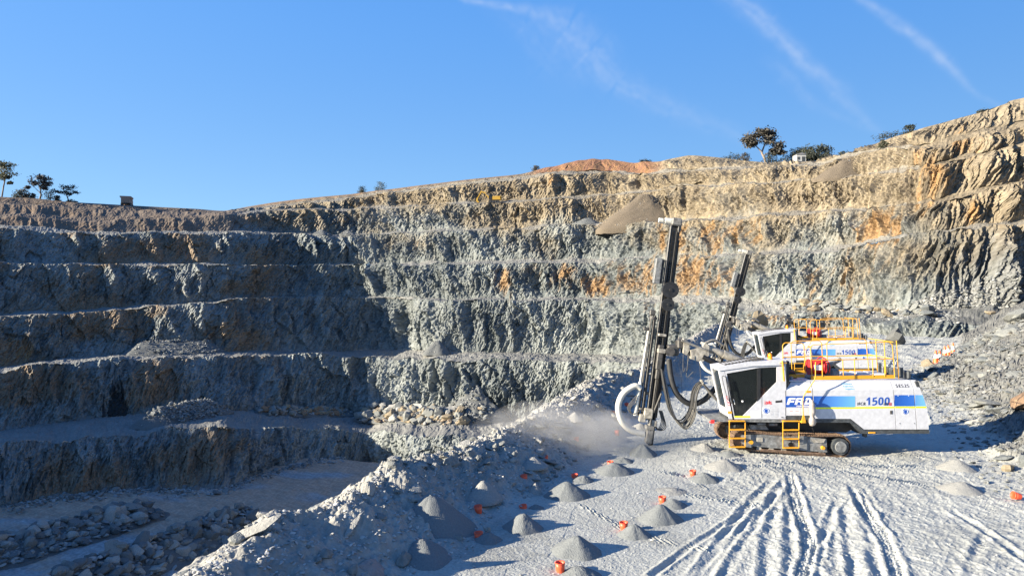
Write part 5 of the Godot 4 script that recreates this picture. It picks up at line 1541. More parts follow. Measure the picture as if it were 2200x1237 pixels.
	# front: pillars, sill and windscreen
	for zz in [N - 0.10, CI]: part(plate([[88, 514], [132, 512], [206, 880], [166, 880]], zz, zz + 0.10), "front_pillar", M.white, cab)
	part(plate([[150, 800], [190, 800], [206, 880], [166, 880]], CI + 0.08, N - 0.10), "front_sill", M.white, cab)
	part(plate([[96, 516], [102, 516], [160, 800], [154, 800]], CI + 0.08, N - 0.10), "windscreen", M.clear, cab)
	part(plate([[151, 536], [384, 493], [384, 737], [268, 853], [211, 853]], 1.17, 1.18), "door_glass", M.glass, cab)
	part(plate([[402, 490], [524, 486], [524, 597], [402, 719]], 1.17, 1.18), "side_glass", M.glass, cab)
	part(plate([[380, 492], [405, 489], [405, 722], [380, 745]], 1.165, N + 0.005), "door_post", M.black, cab)
	part(plate([[148, 534], [152, 534], [211, 854], [207, 856]], 1.19, N + 0.004), "door_seal", M.black, cab)
	part(MB.new().tube([e3(128, 555, N), e3(118, 550, N + 0.05), e3(112, 575, N + 0.06), e3(150, 720, N + 0.06), e3(165, 730, N + 0.03), e3(168, 715, N)], 0.010, 6), "grab_rail", M.black, cab)
	part(MB.new().tube([e3(136, 560, N), e3(140, 565, N + 0.07), e3(160, 650, N + 0.09), e3(180, 748, N + 0.07), e3(178, 756, N)], 0.012, 6), "mirror_arm", M.black, cab)
	part(MB.new().box(e3(168, 622, N + 0.04), Vector3(0.05, 0.34, 0.05), 0.012, Basis(Vector3.BACK, 0.18)), "mirror", M.black, cab)
	for k in 4:
		part(plate([[143 + k * 6, 706 + k * 26], [158 + k * 6, 706 + k * 26], [162 + k * 6, 726 + k * 26], [147 + k * 6, 726 + k * 26]], N, Z), "light_label", M.red_print if k < 3 else M.print_white, cab)
		part(plate([[146 + k * 6, 709 + k * 26], [156 + k * 6, 709 + k * 26], [159 + k * 6, 722 + k * 26], [150 + k * 6, 722 + k * 26]], Z, Z + 0.003), "label_face", M.print_white, cab)
	part(plate([[155, 822], [186, 820], [189, 838], [158, 840]], N, Z), "warning_label", M.rail, cab)
	part(plate([[205, 856], [328, 856], [328, 868], [208, 868]], N, Z), "reflective_stripe", M.lime, cab)
	part(plate([[330, 820], [406, 818], [408, 866], [330, 866]], N, Z), "notice_plate", M.print_white, cab)
	part(MB.new().tube([e3(200, 732, 1.19), e3(200, 732, 1.24), e3(208, 766, 1.24), e3(208, 766, 1.19)], 0.010, 6, 1), "door_handle", M.print_white, cab)
	part(MB.new().cone(e3(268, 745, 1.181), e3(268, 745, 1.20), 0.035, 0.035, 10), "glass_sticker", M.print_white, cab)
	letters(cab, "hire_logo", "iM", 436, 770, 30, 38, Z, M.red_print, "slant")
	letters(cab, "hire_logo", "S", 474, 770, 24, 16, Z, M.red_print, "slant")
	ear_sign(cab, 448, 816, Z)
	part(plate([[519, 740], [556, 738], [568, 732], [571, 752], [519, 756]], N, Z), "rig_emblem", M.black_print, cab)
	var vent := MB.new()
	for k in 6:
		for c in 2:
			vent.box(e3(492 + c * 32, 806 + k * 11, N + 0.004), Vector3(0.12, 0.018, 0.012), 0.0, Basis(Vector3.RIGHT, 0.5))
	part(vent, "vent_louvre", M.white, cab)
	part(MB.new().box(e3(576, 500, N + 0.01), Vector3(0.07, 0.02, 0.02)).box(e3(570, 866, N + 0.01), Vector3(0.07, 0.02, 0.02)), "hinge", M.black, cab)
	part(plate([[414, 690], [417, 690], [417, 872], [414, 872]], N, Z - 0.001), "panel_gap", M.seam, cab)
	part(MB.new().cone(e3(505, 432, 0.85), e3(505, 424, 0.85), 0.10, 0.09, 14), "beacon_base", M.rail, cab)
	part(MB.new().lathe(e3(505, 426, 0.85), [[0.075, 0.0], [0.078, 0.10], [0.065, 0.16], [0.03, 0.185], [0.0, 0.19]], 14), "beacon", M.beacon, cab)
	var guard := MB.new()
	for k in 12:
		guard.box(e3(150 + k * 26, 478 - k * 4.6, 0.75), Vector3(0.03, 0.05, 0.7), 0.0)
	guard.tube([e3(140, 470, 1.05), e3(440, 420, 1.05)], 0.02, 6).tube([e3(140, 470, 0.4), e3(440, 420, 0.4)], 0.02, 6)
	part(guard, "roof_guard", M.steel_dark, cab)
	part(MB.new().tube([e3(568, 436, N + 0.05), e3(580, 590, N + 0.06)], 0.03, 8).tube([e3(548, 452, N + 0.05), e3(600, 452, N + 0.05)], 0.014, 6), "cab_grab_bar", M.rail, cab)
	part(plate([[602, 446], [626, 440], [626, 622], [602, 642]], 0.2, N - 0.02), "rear_screen", M.black, cab)
	# operator and seat behind the glass
	part(MB.new().box(e3(455, 800, 0.68), Vector3(0.5, 0.12, 0.5), 0.04).box(e3(500, 690, 0.68), Vector3(0.13, 0.75, 0.5), 0.05, Basis(Vector3.BACK, -0.12)).box(e3(450, 840, 0.68), Vector3(0.3, 0.25, 0.3), 0.02), "seat", M.seat, cab)
	part(MB.new().box(e3(240, 660, 0.95), Vector3(0.10, 0.55, 0.16), 0.03, Basis(Vector3.BACK, 0.15)).box(e3(270, 770, 0.68), Vector3(0.25, 0.5, 0.7), 0.04), "console", M.seat, cab)
	if which == 0:
		var man := MB.new()
		man.tube([e3(470, 790, 0.68), e3(472, 740, 0.68), e3(470, 690, 0.68), e3(466, 655, 0.68)], 0.17, 12, 4)
		man.tube([e3(462, 668, 0.90), e3(440, 720, 0.95), e3(395, 735, 0.90)], 0.055, 8, 4)
		part(man, "operator_shirt", M.hi_vis, cab)
		part(MB.new().tube([e3(465, 655, 0.68), e3(463, 640, 0.68)], 0.06, 10).lathe(e3(460, 632, 0.68), [[0.0, -0.11], [0.06, -0.09], [0.085, -0.02], [0.09, 0.05], [0.075, 0.11], [0.0, 0.14]], 14).tube([e3(395, 735, 0.90), e3(375, 735, 0.88)], 0.035, 8), "operator_head", M.skin, cab)
	# --- deck with railings over the hood
	var deck := sub("deck_railing", r)
	part(plate([[818, 562], [1462, 553], [1466, 580], [818, 590]], 0.86, 0.90).prism(els([[818, 562], [1462, 553], [1466, 580], [818, 590]]), -0.90, -0.86), "kick_plate", M.rail, deck)
	part(MB.new().box(e3(950, 585, 0.0), Vector3(1.2, 0.03, 1.70)), "deck_plate", M.steel_dark, deck)
	var rail := func(called: String, pts: Array, z: float, rad := 0.0165) -> void:
		var v := []
		for p in pts: v.append(e3(p[0], p[1], z))
		var mb := MB.new()
		# rounded corners: each inner point becomes two
		var w := [v[0]]
		for i in range(1, v.size() - 1):
			w.append(v[i] + (v[i - 1] - v[i]).normalized() * 0.10)
			w.append(v[i].lerp((v[i - 1] + v[i + 1]) * 0.5, 0.02) + ((v[i - 1] - v[i]).normalized() + (v[i + 1] - v[i]).normalized()) * 0.03)
			w.append(v[i] + (v[i + 1] - v[i]).normalized() * 0.10)
		w.append(v[v.size() - 1])
		mb.tube(w, rad, 7, 1)
		part(mb, called, M.rail, deck)
	rail.call("rail_frame", [[824, 575], [810, 322], [1440, 298], [1462, 575]], 0.90)
	rail.call("mid_rail", [[812, 440], [1452, 428]], 0.90)
	rail.call("rail_post", [[1060, 436], [1066, 555]], 0.90)
	rail.call("rail_post", [[1150, 434], [1156, 553]], 0.90)
	for x in [900, 1290, 1380]:
		rail.call("rail_post", [[x, 436], [x + 5, 565]], 0.90, 0.017)
	rail.call("rail_frame", [[824, 575], [814, 322], [1066, 318], [1082, 575]], -0.90)
	rail.call("rail_frame", [[1118, 575], [1108, 318], [1432, 300], [1458, 575]], -0.90)
	rail.call("mid_rail", [[816, 448], [1070, 446]], -0.90)
	rail.call("mid_rail", [[1112, 446], [1444, 436]], -0.90)
	# rear end of the railing, across the deck
	for y in [300, 430]:
		part(MB.new().tube([e3(1448, y, 0.90), e3(1452, y, -0.90)], 0.016, 7), "end_rail", M.rail, deck)
	for zz in [0.3, -0.3]:
		part(MB.new().tube([e3(1446, 300, zz), e3(1462, 575, zz)], 0.016, 7), "rail_post", M.rail, deck)
	rail.call("rail_post", [[1478, 290], [1496, 585]], 0.86)
	# access frame behind the cab and the stair handrail
	rail.call("access_frame", [[640, 600], [628, 312], [795, 312], [806, 560]], 0.52)
	part(MB.new().tube([e3(632, 425, 0.52), e3(800, 425, 0.52)], 0.02, 7).box(e3(720, 570, 0.52), Vector3(0.75, 0.12, 0.03)), "access_rail", M.rail, deck)
	rail.call("stair_handrail", [[803, 440], [803, 568], [706, 708], [712, 850]], N + 0.22)
	part(plate([[708, 842], [718, 842], [730, 900], [695, 900]], N + 0.20, N + 0.24), "handrail_foot", M.rail, deck)
	part(MB.new().box(e3(712, 895, N + 0.12), Vector3(0.14, 0.05, 0.25), 0.01), "handrail_bracket", M.rail, deck)
	# hose reel
	var reel := sub("hose_reel", r)
	part(MB.new().cone(e3(836, 500, 0.55), e3(938, 500, 0.55), 0.235, 0.235, 24), "drum", M.red, reel)
	var coils := MB.new()
	for k in 9:
		var c := e3(846 + k * 10.5, 500, 0.55)
		var pts := []
		for i in 25: pts.append(c + Vector3(0, cos(TAU * i / 24), sin(TAU * i / 24)) * 0.255)
		coils.tube(pts, 0.022, 6, 1)
	part(coils, "hose_coil", M.red, reel)
	part(MB.new().cone(e3(826, 500, 0.55), e3(834, 500, 0.55), 0.29, 0.29, 24).cone(e3(941, 500, 0.55), e3(950, 500, 0.55), 0.29, 0.29, 24), "flange", M.red, reel)
	part(plate([[848, 478], [905, 480], [905, 518], [848, 516]], 0.81, 0.822), "reel_label", M.print_white, reel)
	part(MB.new().tube([e3(945, 440, 0.6), e3(965, 455, 0.7), e3(978, 500, 0.72), e3(972, 545, 0.7)], 0.025, 7).tube([e3(900, 440, 0.5), e3(930, 422, 0.5), e3(965, 440, 0.6)], 0.018, 7), "hose", M.red, reel)
	part(MB.new().cone(e3(985, 500, 0.35), e3(1115, 448, 0.1), 0.10, 0.10, 16), "exhaust_pipe", M.dustcoat, r)
	part(MB.new().lathe(e3(1045, 585, 0.25), [[0.24, 0.0], [0.24, 0.20], [0.20, 0.30], [0.0, 0.32]], 18), "air_cleaner", M.dustcoat, r)
	part(MB.new().tube([e3(660, 565, 0.5), e3(680, 545, 0.45), e3(720, 555, 0.4), e3(730, 590, 0.4)], 0.10, 10), "intake_pipe", M.black, r)
	# wrapped sock of hose hanging at the side
	part(MB.new().lathe(e3(783, 930, N + 0.16), [[0.0, 0.0], [0.09, 0.05], [0.14, 0.16], [0.13, 0.26], [0.07, 0.37], [0.09, 0.40], [0.12, 0.52], [0.115, 0.66], [0.09, 0.80], [0.06, 0.90], [0.03, 0.94], [0.0, 0.95]], 12), "wrapped_bundle", M.sack, r)
	part(MB.new().tube([e3(760, 740, N + 0.1), e3(740, 735, N + 0.1), e3(718, 745, N + 0.2)], 0.014, 6).tube([e3(783, 938, N + 0.15), e3(800, 970, N + 0.1), e3(815, 990, N)], 0.012, 6), "bundle_strap", M.black, r)
	# --- chassis
	var ch := sub("chassis", r)
	part(plate([[22, 883], [600, 884], [600, 906], [24, 900]], -1.0, N - 0.03), "platform", M.frame, ch)
	part(plate([[300, 906], [1090, 906], [1180, 985], [1100, 1012], [420, 1000]], -0.42, 0.42), "frame_box", M.black, ch)
	part(plate([[605, 890], [1085, 906], [1175, 985], [1120, 1010], [830, 1000], [620, 960]], -1.05, 0.55), "belly", M.black, ch)
	part(plate([[30, 886], [55, 886], [55, 912], [30, 914]], 0.95, N), "front_marker", M.red_print, ch)
	part(MB.new().box(e3(1380, 1000, 0.0), Vector3(1.7, 0.10, 1.5), 0.02).box(e3(1270, 1020, 0.5), Vector3(0.12, 0.2, 0.12)).box(e3(1300, 1030, 0.3), Vector3(0.08, 0.25, 0.08)), "tail_pan", M.dark, ch)
	part(MB.new().box(e3(430, 925, N - 0.25), Vector3(0.3, 0.10, 0.1), 0.02).box(e3(520, 930, N - 0.25), Vector3(0.3, 0.10, 0.1), 0.02), "valve_box", M.frame, ch)
	# --- steps
	steps(r, 166, 286, 893, 1096)
	steps(r, 572, 694, 893, 1102)
	# --- tracks
	track(r, 0.62, 1.16)
	track(r, -1.16, -0.62)
	boom(r, lean, which)

func ear_sign(parent: Node, x: float, y: float, z: float) -> void:
	part(plate([[x - 26, y - 25], [x + 26, y - 25], [x + 26, y + 25], [x - 26, y + 25]], z - 0.004, z), "sign_plate", M.print_white, parent)
	var pts := []
	for i in 19: pts.append(e3(x, y, z + 0.001) + Vector3(cos(TAU * i / 18), sin(TAU * i / 18), 0) * 0.098)
	part(MB.new().tube(pts, 0.008, 5, 1), "sign_ring", M.blue, parent)
	part(plate([[x - 10, y - 13], [x + 10, y - 13], [x + 12, y + 5], [x + 6, y + 17], [x - 6, y + 17], [x - 12, y + 5]], z, z + 0.004), "sign_head", M.blue, parent)

func steps(r: Node3D, x0: float, x1: float, y0: float, y1: float) -> void:
	var s := sub("access_steps", r)
	for x in [x0, x1]:
		part(MB.new().box(e3(x, (y0 + y1) * 0.5, 1.24), Vector3(0.028, (y1 - y0) / 212.0, 0.03), 0.004), "stringer", M.rail, s)
		part(MB.new().box(e3(x, y0 + 2, 1.10), Vector3(0.028, 0.03, 0.3), 0.004), "bracket", M.rail, s)
	for k in 4:
		part(MB.new().box(e3((x0 + x1) * 0.5, lerpf(y0, y1 - 6, k / 3.0), 1.22), Vector3((x1 - x0) / 212.0 - 0.03, 0.035, 0.15), 0.006), "step", M.rail, s)

func track(r: Node3D, z0: float, z1: float) -> void:
	var t := sub("track", r)
	var zc := (z0 + z1) * 0.5
	var w := z1 - z0
	var a := e3(262, 1046, zc)  # idler
	var b := e3(1015, 1092, zc) # sprocket
	var ra := 0.30
	var rb := 0.375
	# path round idler and sprocket, sagging on top
	var path := []
	var d := (b - a).normalized()
	var n := Vector3(-d.y, d.x, 0)
	for k in 21:
		path.append((a + n * ra).lerp(b + n * rb, k / 20.0) - Vector3(0, 0.05 * sin(PI * k / 20.0) * (1.0 + 0.2 * sin(k * 1.3)), 0))
	for k in range(1, 12):
		path.append(b + n.rotated(Vector3.BACK, -PI * k / 12.0) * rb)
	for k in 21:
		path.append((b - n * rb).lerp(a - n * ra, k / 20.0))
	for k in range(1, 12):
		path.append(a - n.rotated(Vector3.BACK, -PI * k / 12.0) * ra)
	var total := 0.0
	for i in path.size(): total += path[i].distance_to(path[(i + 1) % path.size()])
	var count := 54
	var pitch := total / count
	var shoe := MB.new().box(Vector3(0, 0.0, 0), Vector3(pitch * 0.93, 0.022, w), 0.004).box(Vector3(-pitch * 0.3, 0.025, 0), Vector3(0.016, 0.035, w * 0.96), 0.003).box(Vector3(0.0, 0.022, 0), Vector3(0.014, 0.028, w * 0.96), 0.003).box(Vector3(pitch * 0.3, 0.025, 0), Vector3(0.016, 0.035, w * 0.96), 0.003).box(Vector3(0, -0.04, 0.07), Vector3(pitch * 0.98, 0.055, 0.04), 0.006).box(Vector3(0, -0.04, -0.07), Vector3(pitch * 0.98, 0.055, 0.04), 0.006).done()
	var at := 0.0
	var i := 0
	var run := 0.0
	for k in count:
		var goal := k * pitch
		while run + path[i].distance_to(path[(i + 1) % path.size()]) < goal:
			run += path[i].distance_to(path[(i + 1) % path.size()])
			i += 1
		var p: Vector3 = path[i]
		var q: Vector3 = path[(i + 1) % path.size()]
		var f := (goal - run) / p.distance_to(q)
		var dir := (q - p).normalized()
		var o := inst(shoe, "track_shoe", M.rust, t)
		var up := Vector3(-dir.y, dir.x, 0)
		o.transform = Transform3D(Basis(dir, up, Vector3.BACK), p.lerp(q, f))
	part(MB.new().cone(b - Vector3(0, 0, w * 0.5 + 0.03), b + Vector3(0, 0, w * 0.5 + 0.03), 0.30, 0.30, 26), "sprocket", M.dark, t)
	part(MB.new().cone(b + Vector3(0, 0, w * 0.5 + 0.03), b + Vector3(0, 0, w * 0.5 + 0.075), 0.205, 0.195, 24).cone(b - Vector3(0, 0, w * 0.5 + 0.03), b - Vector3(0, 0, w * 0.5 + 0.06), 0.205, 0.195, 24), "final_drive", M.frame, t)
	part(MB.new().cone(a - Vector3(0, 0, w * 0.32), a + Vector3(0, 0, w * 0.32), 0.255, 0.255, 22), "idler", M.rust, t)
	var fr := sub("track_frame", t)
	var zi := z0 + 0.06
	var zo := z1 - 0.04
	part(plate([[300, 1002], [470, 998], [640, 1010], [705, 1008], [915, 1036], [920, 1136], [560, 1108], [330, 1088]], zi, zo), "frame_beam", M.frame, fr)
	part(plate([[262, 1006], [340, 1000], [345, 1098], [300, 1096], [262, 1060]], zi, zo + 0.03), "idler_yoke", M.frame, fr)
	part(plate([[640, 1014], [700, 1008], [760, 1014], [760, 1060], [700, 1068], [650, 1060]], zo, zo + 0.04), "frame_boss", M.frame, fr)
	part(plate([[800, 1038], [905, 1034], [890, 1062], [820, 1060]], zo, zo + 0.03), "gusset", M.dustcoat, fr)
	part(MB.new().cone(e3(335, 1056, zo), e3(335, 1056, zo + 0.10), 0.085, 0.07, 14), "swing_pin", M.rail, fr)
	part(MB.new().cone(e3(884, 1100, zo), e3(884, 1100, zo + 0.09), 0.07, 0.06, 14), "jack_pin", M.rail, fr)
	part(MB.new().box(e3(405, 1040, zo), Vector3(0.22, 0.16, 0.05), 0.01), "sensor_box", M.dustcoat, fr)
	part(MB.new().cone(e3(640, 1078, zo), e3(640, 1078, zo + 0.02), 0.09, 0.09, 16), "access_hole", M.black, fr)
	for k in 6:
		var f := (k + 0.6) / 6.0
		var c := e3(lerpf(345, 915, f), lerpf(1110, 1148, f) - 6.0, zc)
		part(MB.new().cone(c - Vector3(0, 0, 0.17), c + Vector3(0, 0, 0.20), 0.085, 0.085, 14), "bottom_roller", M.dustcoat, fr)
	part(plate([[420, 1110], [905, 1142], [905, 1156], [420, 1122]], zo - 0.02, zo + 0.02), "roller_guard", M.rust, fr)
	part(plate([[355, 938], [475, 948], [500, 978], [355, 975]], z0 + 0.1, z0 + 0.2), "track_motor_cover", M.dustcoat, fr)

func boom(r: Node3D, lean: float, which: int) -> void:
	var foot := bo(235, 1215, -0.75)
	var m := sub("mast", r)
	m.position = Vector3(foot.x, 0.0, foot.z)
	m.rotation.z = -deg_to_rad(lean)
	# guide shell
	var rails := MB.new()
	rails.box(Vector3(-0.13, 4.75, 0.10), Vector3(0.07, 7.7, 0.09), 0.01).box(Vector3(0.15, 4.75, 0.10), Vector3(0.07, 7.7, 0.09), 0.01).box(Vector3(0.01, 4.75, -0.10), Vector3(0.36, 7.7, 0.12), 0.015)
	part(rails, "guide_shell", M.black, m)
	part(MB.new().box(Vector3(-0.175, 4.9, 0.11), Vector3(0.018, 7.2, 0.10), 0.002), "wear_strip", M.steel, m)
	var chain := MB.new()
	for k in 70: chain.box(Vector3(0.0, 1.3 + k * 0.10, 0.05), Vector3(0.07, 0.07, 0.03), 0.01)
	part(chain, "feed_chain", M.steel_dark, m)
	part(MB.new().tube([Vector3(0.06, 1.2, 0.16), Vector3(0.06, 8.2, 0.16)], 0.018, 6).tube([Vector3(0.22, 1.0, 0.02), Vector3(0.22, 7.9, 0.02)], 0.03, 7).tube([Vector3(0.26, 1.4, 0.10), Vector3(0.24, 4.9, 0.10)], 0.022, 7), "mast_hose", M.rubber, m)
	# head with the feed motor
	part(MB.new().box(Vector3(0.02, 8.58, 0.03), Vector3(0.40, 0.30, 0.36), 0.05).box(Vector3(0.17, 8.38, 0.03), Vector3(0.12, 0.3, 0.2), 0.03), "head_block", M.steel, m)
	part(MB.new().cone(Vector3(-0.18, 8.58, 0.06), Vector3(-0.42, 8.57, 0.06), 0.125, 0.125, 14).cone(Vector3(-0.42, 8.57, 0.06), Vector3(-0.50, 8.57, 0.06), 0.07, 0.07, 10).cone(Vector3(-0.50, 8.57, 0.06), Vector3(-0.66, 8.57, 0.06), 0.095, 0.095, 12), "feed_motor", M.duct, m)
	# hose drums
	part(MB.new().cone(Vector3(0.08, 5.95, 0.16), Vector3(0.08, 5.95, 0.36), 0.31, 0.31, 28).cone(Vector3(0.08, 5.95, 0.36), Vector3(0.08, 5.95, 0.39), 0.07, 0.06, 10), "hose_drum", M.black, m)
	part(MB.new().cone(Vector3(0.06, 5.38, 0.16), Vector3(0.06, 5.38, 0.34), 0.24, 0.24, 26).cone(Vector3(0.06, 5.38, 0.34), Vector3(0.06, 5.38, 0.37), 0.06, 0.05, 10), "hose_drum", M.black, m)
	part(MB.new().box(Vector3(-0.46, 6.62, 0.05), Vector3(0.24, 0.98, 0.30), 0.02), "cable_guard", M.frame, m)
	part(MB.new().box(Vector3(-0.29, 6.62, 0.05), Vector3(0.08, 0.92, 0.26), 0.01), "guard_back", M.black, m)
	# drifter on the shell, rod changer beside it
	part(MB.new().box(Vector3(0.0, 3.35, 0.26), Vector3(0.22, 0.95, 0.20), 0.03).box(Vector3(0.0, 2.75, 0.26), Vector3(0.16, 0.5, 0.16), 0.03).cone(Vector3(-0.02, 2.5, 0.26), Vector3(-0.02, 0.5, 0.26), 0.035, 0.035, 10), "rock_drill", M.steel_dark, m)
	part(MB.new().box(Vector3(0.02, 3.6, 0.33), Vector3(0.30, 0.16, 0.20), 0.02).box(Vector3(0.0, 4.2, 0.2), Vector3(0.3, 0.1, 0.22), 0.02), "drill_cradle", M.dustcoat, m)
	var rods := MB.new()
	for k in 5:
		var an := TAU * k / 5.0
		rods.cone(Vector3(-0.40 + cos(an) * 0.10, 1.0, 0.05 + sin(an) * 0.10), Vector3(-0.40 + cos(an) * 0.10, 4.9, 0.05 + sin(an) * 0.10), 0.026, 0.026, 8)
	part(rods, "drill_rod", M.steel_dark, m)
	part(MB.new().cone(Vector3(-0.40, 1.25, 0.05), Vector3(-0.40, 1.33, 0.05), 0.17, 0.17, 14).cone(Vector3(-0.40, 4.75, 0.05), Vector3(-0.40, 4.85, 0.05), 0.16, 0.16, 14).box(Vector3(-0.45, 5.0, 0.05), Vector3(0.22, 0.22, 0.22), 0.03).box(Vector3(-0.62, 4.35, 0.05), Vector3(0.20, 0.14, 0.16), 0.02).box(Vector3(-0.28, 3.0, 0.05), Vector3(0.2, 0.1, 0.12), 0.01).box(Vector3(-0.28, 1.9, 0.05), Vector3(0.2, 0.1, 0.12), 0.01), "rod_changer", M.steel_dark, m)
	part(MB.new().cone(Vector3(-0.58, 2.3, 0.10), Vector3(-0.52, 4.3, 0.08), 0.045, 0.04, 8).cone(Vector3(-0.62, 1.0, 0.12), Vector3(-0.58, 2.3, 0.10), 0.085, 0.07, 10), "dust_pipe", M.duct, m)
	part(MB.new().box(Vector3(-0.15, 1.15, 0.18), Vector3(0.34, 0.4, 0.24), 0.03).box(Vector3(-0.35, 0.95, 0.18), Vector3(0.26, 0.3, 0.22), 0.03).box(Vector3(0.08, 0.8, 0.1), Vector3(0.30, 0.25, 0.3), 0.03), "centralizer", M.dustcoat, m)
	part(MB.new().box(Vector3(-0.02, 0.62, 0.15), Vector3(0.34, 0.16, 0.32), 0.03).box(Vector3(0.0, 0.28, 0.15), Vector3(0.26, 0.52, 0.28), 0.03), "dust_hood", M.steel, m)
	part(MB.new().box(Vector3(0.17, 0.35, 0.0), Vector3(0.10, 1.1, 0.12), 0.01).box(Vector3(0.17, -0.08, 0.0), Vector3(0.26, 0.06, 0.26), 0.01), "foot_spike", M.black, m)
	part(MB.new().tube([Vector3(-0.55, 2.05, 0.12), Vector3(-0.80, 2.12, 0.16), Vector3(-1.20, 1.78, 0.2), Vector3(-1.32, 1.25, 0.2), Vector3(-1.12, 0.72, 0.2), Vector3(-0.72, 0.42, 0.18), Vector3(-0.20, 0.34, 0.15)], 0.115, 14, 6), "suction_hose", M.duct, m)
	var tangle := MB.new()
	for k in 5:
		tangle.tube([Vector3(0.28 + 0.03 * k, 1.3, 0.05), Vector3(0.42 + 0.05 * k, 0.9 - 0.05 * k, 0.1), Vector3(0.30 + 0.02 * k, 0.55, 0.1), Vector3(0.15, 0.8, 0.1)], 0.016, 6, 4)
	for k in 4:
		tangle.tube([Vector3(-0.66, 1.5 + 0.1 * k, 0.2), Vector3(-0.85 - 0.04 * k, 1.3, 0.22), Vector3(-0.75, 1.05, 0.2), Vector3(-0.5, 1.2, 0.2)], 0.014, 6, 4)
	part(tangle, "small_hoses", M.hose, m)
	# --- boom between mast and machine
	var B := sub("boom", r)
	B.position = Vector3.ZERO
	part(MB.new().box(bo(362, 755, -0.6), Vector3(0.44, 0.42, 0.5), 0.06).box(bo(400, 720, -0.5), Vector3(0.25, 0.35, 0.4), 0.05).cone(bo(345, 760, -0.3), bo(345, 760, -0.95), 0.17, 0.17, 14), "mast_bracket", M.steel_dark, B)
	part(MB.new().prism([Vector2(-4.72, 4.05), Vector2(-4.55, 3.95), Vector2(-4.50, 3.62), Vector2(-4.62, 3.42), Vector2(-4.74, 3.5)], -0.75, -0.25), "link_plate", M.dustcoat, B)
	part(MB.new().prism([Vector2(-4.48, 3.62), Vector2(-4.05, 3.72), Vector2(-3.92, 3.9), Vector2(-3.78, 3.78), Vector2(-3.80, 3.42), Vector2(-4.05, 3.15), Vector2(-4.45, 3.28)], -0.78, -0.18), "boom_knuckle", M.dustcoat, B)
	part(MB.new().cone(bo(400, 700, -0.2), bo(540, 755, -0.2), 0.05, 0.05, 10).cone(bo(395, 695, -0.6), bo(455, 715, -0.6), 0.09, 0.09, 12), "tilt_cylinder", M.steel, B)
	part(MB.new().cone(bo(535, 738, -0.35), bo(622, 772, -0.35), 0.135, 0.135, 16).cone(bo(622, 772, -0.35), bo(760, 830, -0.35), 0.16, 0.17, 16), "boom_tube", M.dustcoat, B)
	part(MB.new().cone(bo(510, 785, -0.25), bo(620, 840, -0.25), 0.115, 0.115, 14).cone(bo(620, 840, -0.25), bo(760, 900, -0.25), 0.09, 0.09, 12), "lift_cylinder", M.black, B)
	part(MB.new().box(bo(760, 860, -0.4), Vector3(0.9, 0.9, 0.6), 0.08).box(bo(830, 960, -0.4), Vector3(0.8, 0.9, 0.7), 0.06), "boom_foot", M.dark, B)
	part(MB.new().tube([bo(490, 805, 0.0), bo(520, 850, 0.05), bo(580, 880, 0.05), bo(640, 905, 0.0)], 0.055, 8), "boom_hose", M.duct, B)
	part(MB.new().tube([bo(545, 720, -0.7), bo(590, 705, -0.75), bo(640, 730, -0.8)], 0.06, 8), "boom_hose", M.steel, B)
	part(MB.new().tube([bo(336, 800, -0.3), bo(345, 900, -0.15), bo(375, 980, -0.1), bo(440, 1028, -0.1), bo(510, 1010, -0.1), bo(570, 950, -0.1), bo(640, 890, -0.1)], 0.105, 12, 6), "air_duct", M.rubber, B)
	for k in 9:
		var o := Vector3(0.035 * (k % 3 - 1), -0.045 * (k % 3), 0.065 * (k / 3) - 0.065)
		var j := Vector3(rng.randf_range(-0.05, 0.05), rng.randf_range(-0.05, 0.05), 0)
		part(MB.new().tube([bo(300, 850, -0.25) + o, bo(318, 960, -0.05) + o * 1.5 + j, bo(345, 1065, 0.0) + o * 2.2, bo(400, 1120, 0.0) + o * 2.4 + j, bo(445, 1065, 0.0) + o * 2.2, bo(465, 960, 0.0) + o * 1.6 + j, bo(497, 915, 0.0) + o, bo(545, 965, 0.05) + o + j, bo(590, 1010, 0.05) + o, bo(640, 1005, 0.0) + o], 0.030, 7, 5), "hydraulic_hose", M.hose if k % 3 else M.rubber, B)
	for q in [[330, 1030], [400, 1128], [452, 1055], [497, 912], [560, 985]]:
		part(MB.new().box(bo(q[0], q[1], 0.0), Vector3(0.07, 0.16, 0.22), 0.01, Basis(Vector3.BACK, 0.4)), "hose_clamp", M.dustcoat, B)
	for k in 2:
		part(MB.new().tube([bo(405 + 30 * k, 770, -0.1), bo(402 + 18 * k, 860 + 25 * k, -0.05), bo(412 + 40 * k, 840 + 20 * k, 0.0)], 0.010, 5, 5), "thin_hose", M.hose, B)
	part(MB.new().tube([bo(397, 860, -0.2), bo(402, 1010, -0.2)], 0.006, 5).tube([bo(432, 770, -0.2), bo(430, 850, -0.2)], 0.01, 5).tube([bo(488, 800, -0.1), bo(495, 910, -0.05)], 0.008, 5), "hanging_chain", M.steel_dark, B)
	part(MB.new().tube([bo(300, 980, -0.4), bo(262, 1085, -0.5)], 0.04, 8), "stay_rod", M.steel_dark, B)

